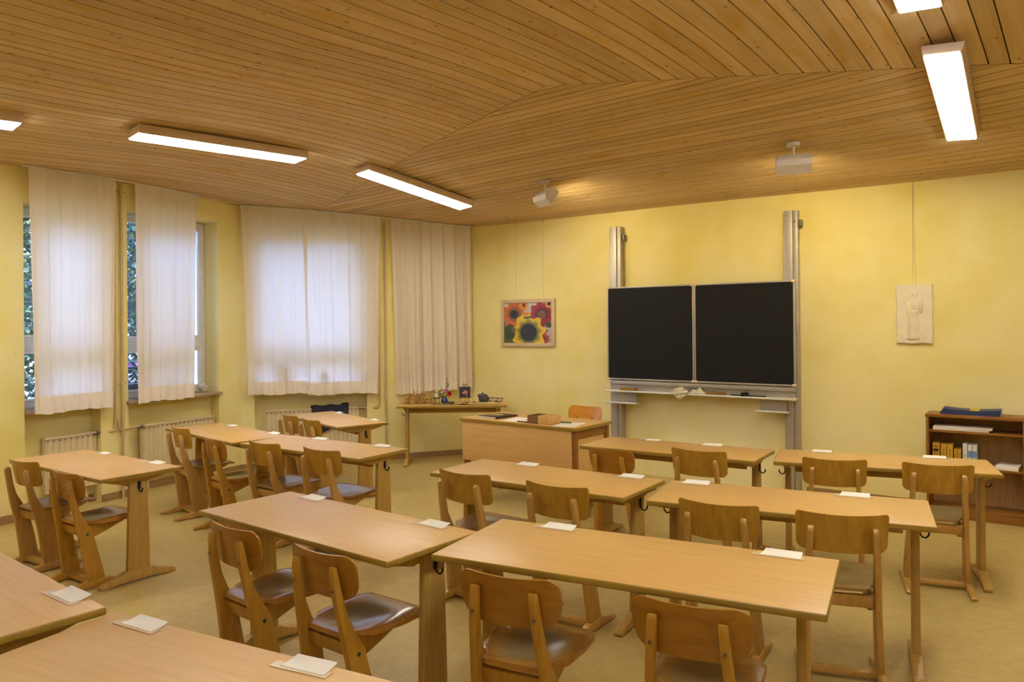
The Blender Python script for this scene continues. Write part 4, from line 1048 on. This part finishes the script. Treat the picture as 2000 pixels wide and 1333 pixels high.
def bloom(c, r, mat, name, n=9, layers=2, centre=None):
    b_ = B(); rr2 = random.Random(int(c[0]*1000)+7)
    for L in range(layers):
        for k in range(n):
            a = 2*PI*k/n+L*.4; rad = r*(1-.3*L); d = Vector((math.cos(a), -.35-.35*L, math.sin(a))).normalized(); e = Vector((-math.sin(a), 0, math.cos(a)))
            p = Vector(c); q = p+d*rad; w_ = rad*.38; b_.faces.new([b_.verts.new(v) for v in (p, p+d*rad*.5+e*w_, q+e*w_*.6, q+Vector((0, -.002, 0)), q-e*w_*.6, p+d*rad*.5-e*w_)])
    f_ = obj(name, b_, mat, bq, smooth=False)
    if centre:
        b_ = B(); bmesh.ops.create_icosphere(b_, subdivisions=2, radius=r*.28, matrix=Matrix.Translation(Vector(c)+Vector((0, -r*.3, 0)))); obj('flower_centre', b_, centre, f_)
bloom((.062, -.02, .048), .030, M['petal_r'], 'red_bloom', 10, 4)
bloom((.022, -.02, .088), .024, M['petal_p'], 'pink_bloom', 8, 3, M['pollen'])
for c in ((-.098, 0, .078), (-.075, -.01, .095), (-.045, 0, .137), (-.03, -.02, .068), (-.012, -.01, .09)): bloom(c, .013, M['petal_w'], 'white_bloom', 9, 1, M['pollen'])
b_ = B(); rr = random.Random(2)
for k in range(46):
    z = .12+.11*rr.random(); w_ = .014*(1.15-(z-.12)/.13); a = rr.uniform(0, 6.28); leafq(b_, Vector((.033+math.cos(a)*w_*.4, math.sin(a)*w_*.4, z)), Vector((math.cos(a), math.sin(a), .2)), w_*1.0+.004, rr)
obj('violet_spike', b_, M['petal_v'], bq, smooth=False)
# easel with picture
ea = thing('table_easel', 'miniature wooden easel on the corner table', 'easel', onct(.14, .04), CTA)
bm = B()
for sg in (-1, 1): tube(bm, [(sg*.055, -.03, 0), (sg*.018, .02, .245)], .0045, 6)
tube(bm, [(0, .08, 0), (0, .024, .22)], .004, 6); box(bm, (0, .016, .215), (.06, .008, .012), .001)
obj('easel_legs', bm, M['easel'], ea)
bm = B(); box(bm, (0, -.028, .066), (.155, .030, .010), .002); obj('ledge', bm, M['easel'], ea)
def dance(u, v):
    c = (30, 27, 27)
    if abs((v-.93)+(u-.15)*.85) < .014 and .12 < u < .55: c = (150, 130, 100)
    if ((u-.62)/.22)**2+((v-.52+.35*(u-.62))/.10)**2 < 1: c = mixc((226, 150, 110), (170, 90, 60), (u-.4)*2)
    if ((u-.42)/.19)**2+((v-.40+.25*(u-.42))/.09)**2 < 1: c = mixc((236, 168, 130), (190, 110, 80), (u-.2)*2)
    if abs(u-.66-.1*(v-.2)) < .025 and .06 < v < .34: c = (220, 210, 200)
    return c
mwp = Matrix.Translation(Vector(onct(.14, .04))) @ Matrix.Rotation(CTA, 4, 'Z') @ Matrix.Translation((0, -.024, .072)) @ Matrix.Rotation(-.14, 4, 'X')
pp = thing('small_picture', 'small square black picture with pale hand shapes standing on the miniature easel', 'picture', mw=mwp)
bm = B(); box(bm, (0, .004, .062), (.132, .006, .124), .001); obj('board', bm, M['black'], pp)
painted('print', .126, .118, 60, 56, dance, pp, M['print'], (-.063, .0002, .003), (1, 0, 0), (0, 0, 1))
# stones
def rock(name, c, s, mat, lab, seed, rz=0, cat='stone', amp=.25):
    rr = random.Random(seed); bm = B(); bmesh.ops.create_icosphere(bm, subdivisions=4, radius=1)
    k = [(Vector((rr.uniform(-1, 1), rr.uniform(-1, 1), rr.uniform(-1, 1))).normalized(), rr.uniform(1.5, 5) if q < 5 else rr.uniform(7, 14), rr.uniform(0, 6)) for q in range(10)]
    for v in bm.verts:
        d = 1+sum(math.sin(v.co.dot(a)*f+p) for a, f, p in k)*amp/8
        v.co = Vector((v.co.x*s[0], v.co.y*s[1], v.co.z*s[2]))*d
    mn = min(v.co.z for v in bm.verts)
    for v in bm.verts: v.co.z = (v.co.z-mn) if v.co.z > mn*.6 else .0
    return tag(obj(name, bm, mat, loc=c, rz=rz, ang=60), lab, cat)
rock('stone', onct(-.01, -.12, .009), (.042, .026, .015), M['stone'], 'small flat dark stone lying at the front of the corner table', 1, CTA)
rock('rock_crystal', onct(.36, .0, .018), (.062, .040, .042), M['geode'], 'large rough dark grey rock on the cloth at the right of the corner table', 2, CTA+.3, amp=.7)
for i, lab in enumerate(('tiny pale pebble nearest the dark flat stone on the cloth', 'tiny pebble in the middle of the row on the cloth', 'tiny grey pebble nearest the large rock on the cloth')):
    rock('pebble', onct(.10+.075*i, -.10+.02*i, .012), (.014, .010, .008), M['stone'] if i != 0 else M['rockw'], lab, 10+i)['group'] = 'pebbles on the corner table'
bm = B(); n = 26; G = []
for i in range(n+1):
    u = i/n; row = []
    for j in range(7):
        v = j/6; row.append(bm.verts.new((-.07+.15*u, -.03+.07*v+.006*math.sin(u*20), .018+.034*math.sin(PI*v)*(1-.5*u)+.008*math.sin(u*15+v*3))))
    G.append(row)
for i in range(n):
    for j in range(6): bm.faces.new((G[i][j], G[i+1][j], G[i+1][j+1], G[i][j+1]))
solid(bm, .004)
sh_ = tag(obj('woven_scarf', bm, M['stripe'], loc=onct(.50, .05, .004), rz=CTA, ang=80), 'folded brown and cream patterned cloth at the right end of the corner table', 'cloth')
bm = B(); tube(bm, [(-.07, -.01, .052), (-.03, 0, .056), (.02, .0, .050), (.06, .0, .046), (.085, 0, .05), (.10, 0, .036)], [.004, .005, .005, .004, .006, .003], 7); obj('dark_border', bm, M['bookb'], sh_)

# ------------------------------------------------------------------ window sill objects
def onw(mw, s, y, z): return tuple(mw @ Vector((s, y, z)))
rock('stone', onw(W1M, 2.17, -.10, .945), (.055, .035, .035), M['rockw'], 'pale lump of rock on the sill right of the second curtain', 21, .3, amp=.5)
g_ = thing('potted_geranium', 'pink flowering geranium in a dark planter outside the second window', 'potted plant', onw(W1M, 1.45, -.34, .945), 0)
bm = B(); box(bm, (0, 0, .06), (.14, .34, .12), .01); obj('planter', bm, M['pot'], g_)
lf = B(); rr = random.Random(9)
for k in range(260): leafq(lf, Vector((rr.gauss(0, .05), rr.gauss(0, .12), .12+abs(rr.gauss(.08, .07)))), rdir(rr, .3), rr.uniform(.03, .05), rr)
obj('leaves', lf, M['leaf_d'], g_, smooth=False)
for k in range(9):
    b_ = B(); c = Vector((rr.gauss(.02, .05), rr.gauss(-.02, .11), .18+rr.random()*.18))
    for q in range(14): leafq(b_, c+rdir(rr)*.012, rdir(rr), .022, rr)
    obj('pink_bloom', b_, M['petal_p'], g_, smooth=False)
p_ = thing('potted_plant', 'leafy potted plant on the sill behind the left half of the backlit curtain pair', 'potted plant', onw(W2M, .50, -.06, .944))
bm = B(); lathe(bm, [(.04, 0), (.05, .08), (.056, .085), (.05, .09), (.04, .08)], 18); obj('flower_pot', bm, M['terra'], p_)
lf = B()
for k in range(70): leafq(lf, Vector((rr.gauss(0, .03), rr.gauss(0, .02), .09+abs(rr.gauss(.07, .06)))), rdir(rr, .4), rr.uniform(.05, .08), rr)
obj('leaves', lf, M['leaf'], p_, smooth=False)
bm = B(); lathe(bm, [(.03, 0), (.034, .01), (.028, .05), (.022, .08), (.034, .10), (.044, .13), (.040, .16), (.026, .18), (.02, .182)], 22, (0, 0, 0)); tag(obj('vase', bm, M['cap'], loc=onw(W2M, .93, .0, .944)), 'bulbous vase shape showing through the right half of the backlit curtain pair', 'vase')

# ------------------------------------------------------------------ ceiling lamps
def lamp_mw(x, y, z, a, b, c):
    U = Vector((math.cos(a)*math.cos(b), math.sin(a)*math.cos(b), math.sin(b))); V0 = Vector((-math.sin(a), math.cos(a), 0)); N = U.cross(V0)
    V = V0*math.cos(c)+N*math.sin(c); N = U.cross(V); m = Matrix((U, V, N)).transposed().to_4x4(); m.translation = (x, y, z); return m
LP = [((-.07, -3.67, 3.17, 1.494, .033, -.088), 'second fluorescent ceiling lamp from the left, over the window row'),
      ((.167, -1.52, 3.08, 1.515, -.12, -.099), 'slanting fluorescent ceiling lamp above the corner curtains'),
      ((5.142, -1.465, 3.158, 1.593, -.15, .083), 'fluorescent ceiling lamp at the upper right, seen almost lengthwise in full'),
      ((-.30, -5.95, 3.04, 1.494, .05, -.08), 'fluorescent ceiling lamp cut off by the left edge of the photo'),
      ((5.155, -3.73, 3.33, 1.585, -.05, .07), 'fluorescent ceiling lamp cut off by the top edge of the photo'),
      ((5.1, -6.1, 3.33, 1.57, 0, .05), 'added fluorescent ceiling lamp, unseen, continuing the right-hand row above the camera'),  # out of view, added to help light the room
      ]
l0 = None
for q, lab in LP:
    if l0 is None:
        root = thing('ceiling_lamp', lab, 'lamp', group='fluorescent ceiling lamps'); Ld, Wd = 1.5, .19
        bm = B()
        prism(bm, [(-.118, .062), (-.106, -.004), (-.096, -.004), (-.096, .004), (.096, .004), (.096, -.004), (.106, -.004), (.118, .062)], -Ld/2-.012, Ld/2+.012, .002)
        obj('housing', bm, M['lampbody'], root)
        bm = B(); box(bm, (0, 0, -.003), (Ld, Wd, .012), .002)
        for v in bm.verts: pass
        obj('diffuser', bm, M['diff'], root, smooth=False)
        bm = B()
        for x in (-.5, .5): box(bm, (x, 0, .072), (.06, .08, .024), .002)
        obj('mounting_bracket', bm, M['steel'], root)
        l0 = root
    else: root = copy_tree(l0); root['label'] = lab
    P = Vector(q[:3]); C0 = Vector((5.7346, -7.4764, 1.6406)); k = 1.0
    for _ in range(60):
        Q = C0+(P-C0)*k; k += (Zc(Q.x, Q.y)-.088-Q.z)*.25
    Q = C0+(P-C0)*k
    root.matrix_world = lamp_mw(Q.x, Q.y, Q.z, *q[3:]) @ Matrix.Diagonal((k, k, 1, 1))
# flood spots
SP = [((1.59, -1.21), (.55, 1, -.75), 'white ceiling floodlight left of the blackboard, seen from its side'), ((3.985, -1.17), (-.32, 1, -.95), 'white ceiling floodlight in front of the right blackboard rail')]
for (x, y), aim, lab in SP:
    z = Zc(x, y); root = thing('ceiling_floodlight', lab, 'lamp', (x, y, z), 0, 'ceiling floodlights')
    bm = B(); lathe(bm, [(.045, -.03), (.052, -.026), (.052, .0)], 24); obj('mounting_cap', bm, M['spot'], root)
    bm = B(); tube(bm, [(0, 0, -.03), (0, 0, -.10)], .010, 12); obj('stem', bm, M['spot'], root)
    d = Vector(aim).normalized(); Xa = d.cross(Vector((0, 0, 1))).normalized(); Zu = Xa.cross(d)
    m = Matrix((Xa, d, Zu)).transposed().to_4x4(); m.translation = (0, 0, -.165)
    # shell: closed back profile (y = aim direction, z up) extruded along x
    prof = [(.05, .075), (.0, .082), (-.045, .06), (-.065, .02), (-.065, -.03), (-.03, -.065), (.05, -.075), (.05, -.068), (-.025, -.058), (-.057, -.026), (-.057, .018), (-.04, .053), (.0, .074), (.05, .068)]
    bm = B(); prism(bm, prof, -.135, .135)
    pe = prof[:7]
    for xx in (-.135, .135): prism(bm, pe, xx-.003, xx+.003)
    bm.transform(m); hd = obj('lamp_head', bm, M['spot'], root)
    bm = B(); box(bm, (0, .0, 0), (.24, .004, .11)); bm.transform(m @ Matrix.Translation((0, -.02, 0)))
    e_, nt_, b_ = newmat('flood_reflector'); b_.inputs['Base Color'].default_value = lin((240, 230, 200)); b_.inputs['Emission Color'].default_value = (1, .84, .5, 1); b_.inputs['Emission Strength'].default_value = 1.5
    obj('reflector', bm, e_, hd, smooth=False)
    ld = bpy.data.lights.new('floodlight', 'AREA'); ld.shape = 'RECTANGLE'; ld.size = .22; ld.size_y = .10; ld.energy = FLOOD; ld.color = (1, .84, .48); ld.spread = PI
    lo = bpy.data.objects.new('floodlight', ld); COL.objects.link(lo)
    rm = Matrix((Xa, Zu, -d)).transposed().to_4x4(); rm.translation = Vector((x, y, z-.165))+d*.0; lo.matrix_world = rm; lo.parent = None

# ------------------------------------------------------------------ outside
bm = B(); box(bm, (-14, -2, -1.05), (23, 34, .1)); o = struct('ground', bm, M['grass'])
def tree(x, y, h, r, n, mats, lab, seed, z0=-1.0, leafs=.095):
    rr = random.Random(seed); t = thing('garden_tree', lab, 'tree', (x, y, z0), 0, 'garden trees outside the windows'); bm = B(); lf = B()
    tube(bm, [(0, 0, 0), (.08, .05, h*.35), (-.05, .1, h*.7), (0, 0, h*.95)], [.11, .09, .05, .02], 8)
    for k in range(26):
        a = rr.uniform(0, 6.28); z = h*rr.uniform(.15, .9); L = r*rr.uniform(.6, 1.05); e = Vector((math.cos(a)*L, math.sin(a)*L, z+rr.uniform(-.1, .7)))
        tube(bm, [(0, 0, z), ((e.x)*.5, e.y*.5, z+.15), e], [.03, .018, .006], 5)
    for k in range(n):
        d = rdir(rr); rad = r*rr.uniform(.35, 1.0); c = Vector((d.x*rad, d.y*rad, h*.55+d.z*rad*h*.5/r)); leafq(lf, c, rdir(rr), rr.uniform(.6, 1.2)*leafs, rr, rr.choices(range(len(mats)), weights=[3, 2, 1][:len(mats)])[0])
    obj('trunk', bm, M['bark'], t); obj('foliage', lf, None, t, mats=mats, smooth=False)
tree(-5.5, -3.7, 5.4, 1.25, 13000, [M['tleaf_y'], M['tleaf'], M['leaf_d']], 'yellow-green autumn tree outside the leftmost window', 1)
tree(-5.5, -1.15, 5.4, 1.25, 13000, [M['tleaf'], M['leaf_d'], M['tleaf_y']], 'green tree outside the second window', 2)
tree(-6.2, 3.2, 4.0, 1.2, 2200, [M['tleaf'], M['tleaf_y'], M['leaf_d']], 'smaller tree outside the wide window', 3)
for i, (x, y) in enumerate(((-3.35, -3.6), (-3.35, -1.8), (-3.3, .1), (-2.6, 2.1))):
    rr = random.Random(40+i); s = thing('garden_shrub', ('dark shrub low outside the leftmost window', 'dark shrub low outside the second window', 'dark shrub low outside the left part of the wide window', 'dark shrub low outside the right part of the wide window')[i], 'shrub', (x, y, -1.0), 0, 'garden shrubs outside the windows')
    lf = B(); bm = B(); tube(bm, [(0, 0, 0), (0, .03, .9)], .03, 6)
    for k in range(2200): d = rdir(rr); leafq(lf, Vector((d.x*.62, d.y*.82, 1.05+d.z*.95))*rr.uniform(.8, 1.05), rdir(rr), rr.uniform(.06, .1), rr)
    obj('stem', bm, M['bark'], s); obj('foliage', lf, M['leaf_d'], s, smooth=False)

# ------------------------------------------------------------------ world, colour management
wd = bpy.data.worlds.new('world'); sc.world = wd; wd.use_nodes = True; nt = wd.node_tree; bg = nt.nodes['Background']
tc = nn(nt, 'ShaderNodeTexCoord'); sx = nn(nt, 'ShaderNodeSeparateXYZ'); cr = nn(nt, 'ShaderNodeValToRGB'); nt.links.new(tc.outputs['Generated'], sx.inputs[0]); nt.links.new(sx.outputs['Z'], cr.inputs[0])
e = cr.color_ramp.elements; e[0].position = .05; e[0].color = (.055, .075, .13, 1); e[1].position = .55; e[1].color = (.26, .43, 1.0, 1)
e_ = e.new(.3); e_.color = (.18, .29, .68, 1)
nt.links.new(cr.outputs[0], bg.inputs[0]); bg.inputs[1].default_value = SKY
sc.view_settings.view_transform = 'Standard'; sc.view_settings.look = 'None'; sc.view_settings.gamma = 1; sc.view_settings.use_curve_mapping = False
sc.view_settings.exposure = EXPO
sc.cycles.max_bounces = 8; sc.cycles.diffuse_bounces = 5; sc.cycles.transparent_max_bounces = 12
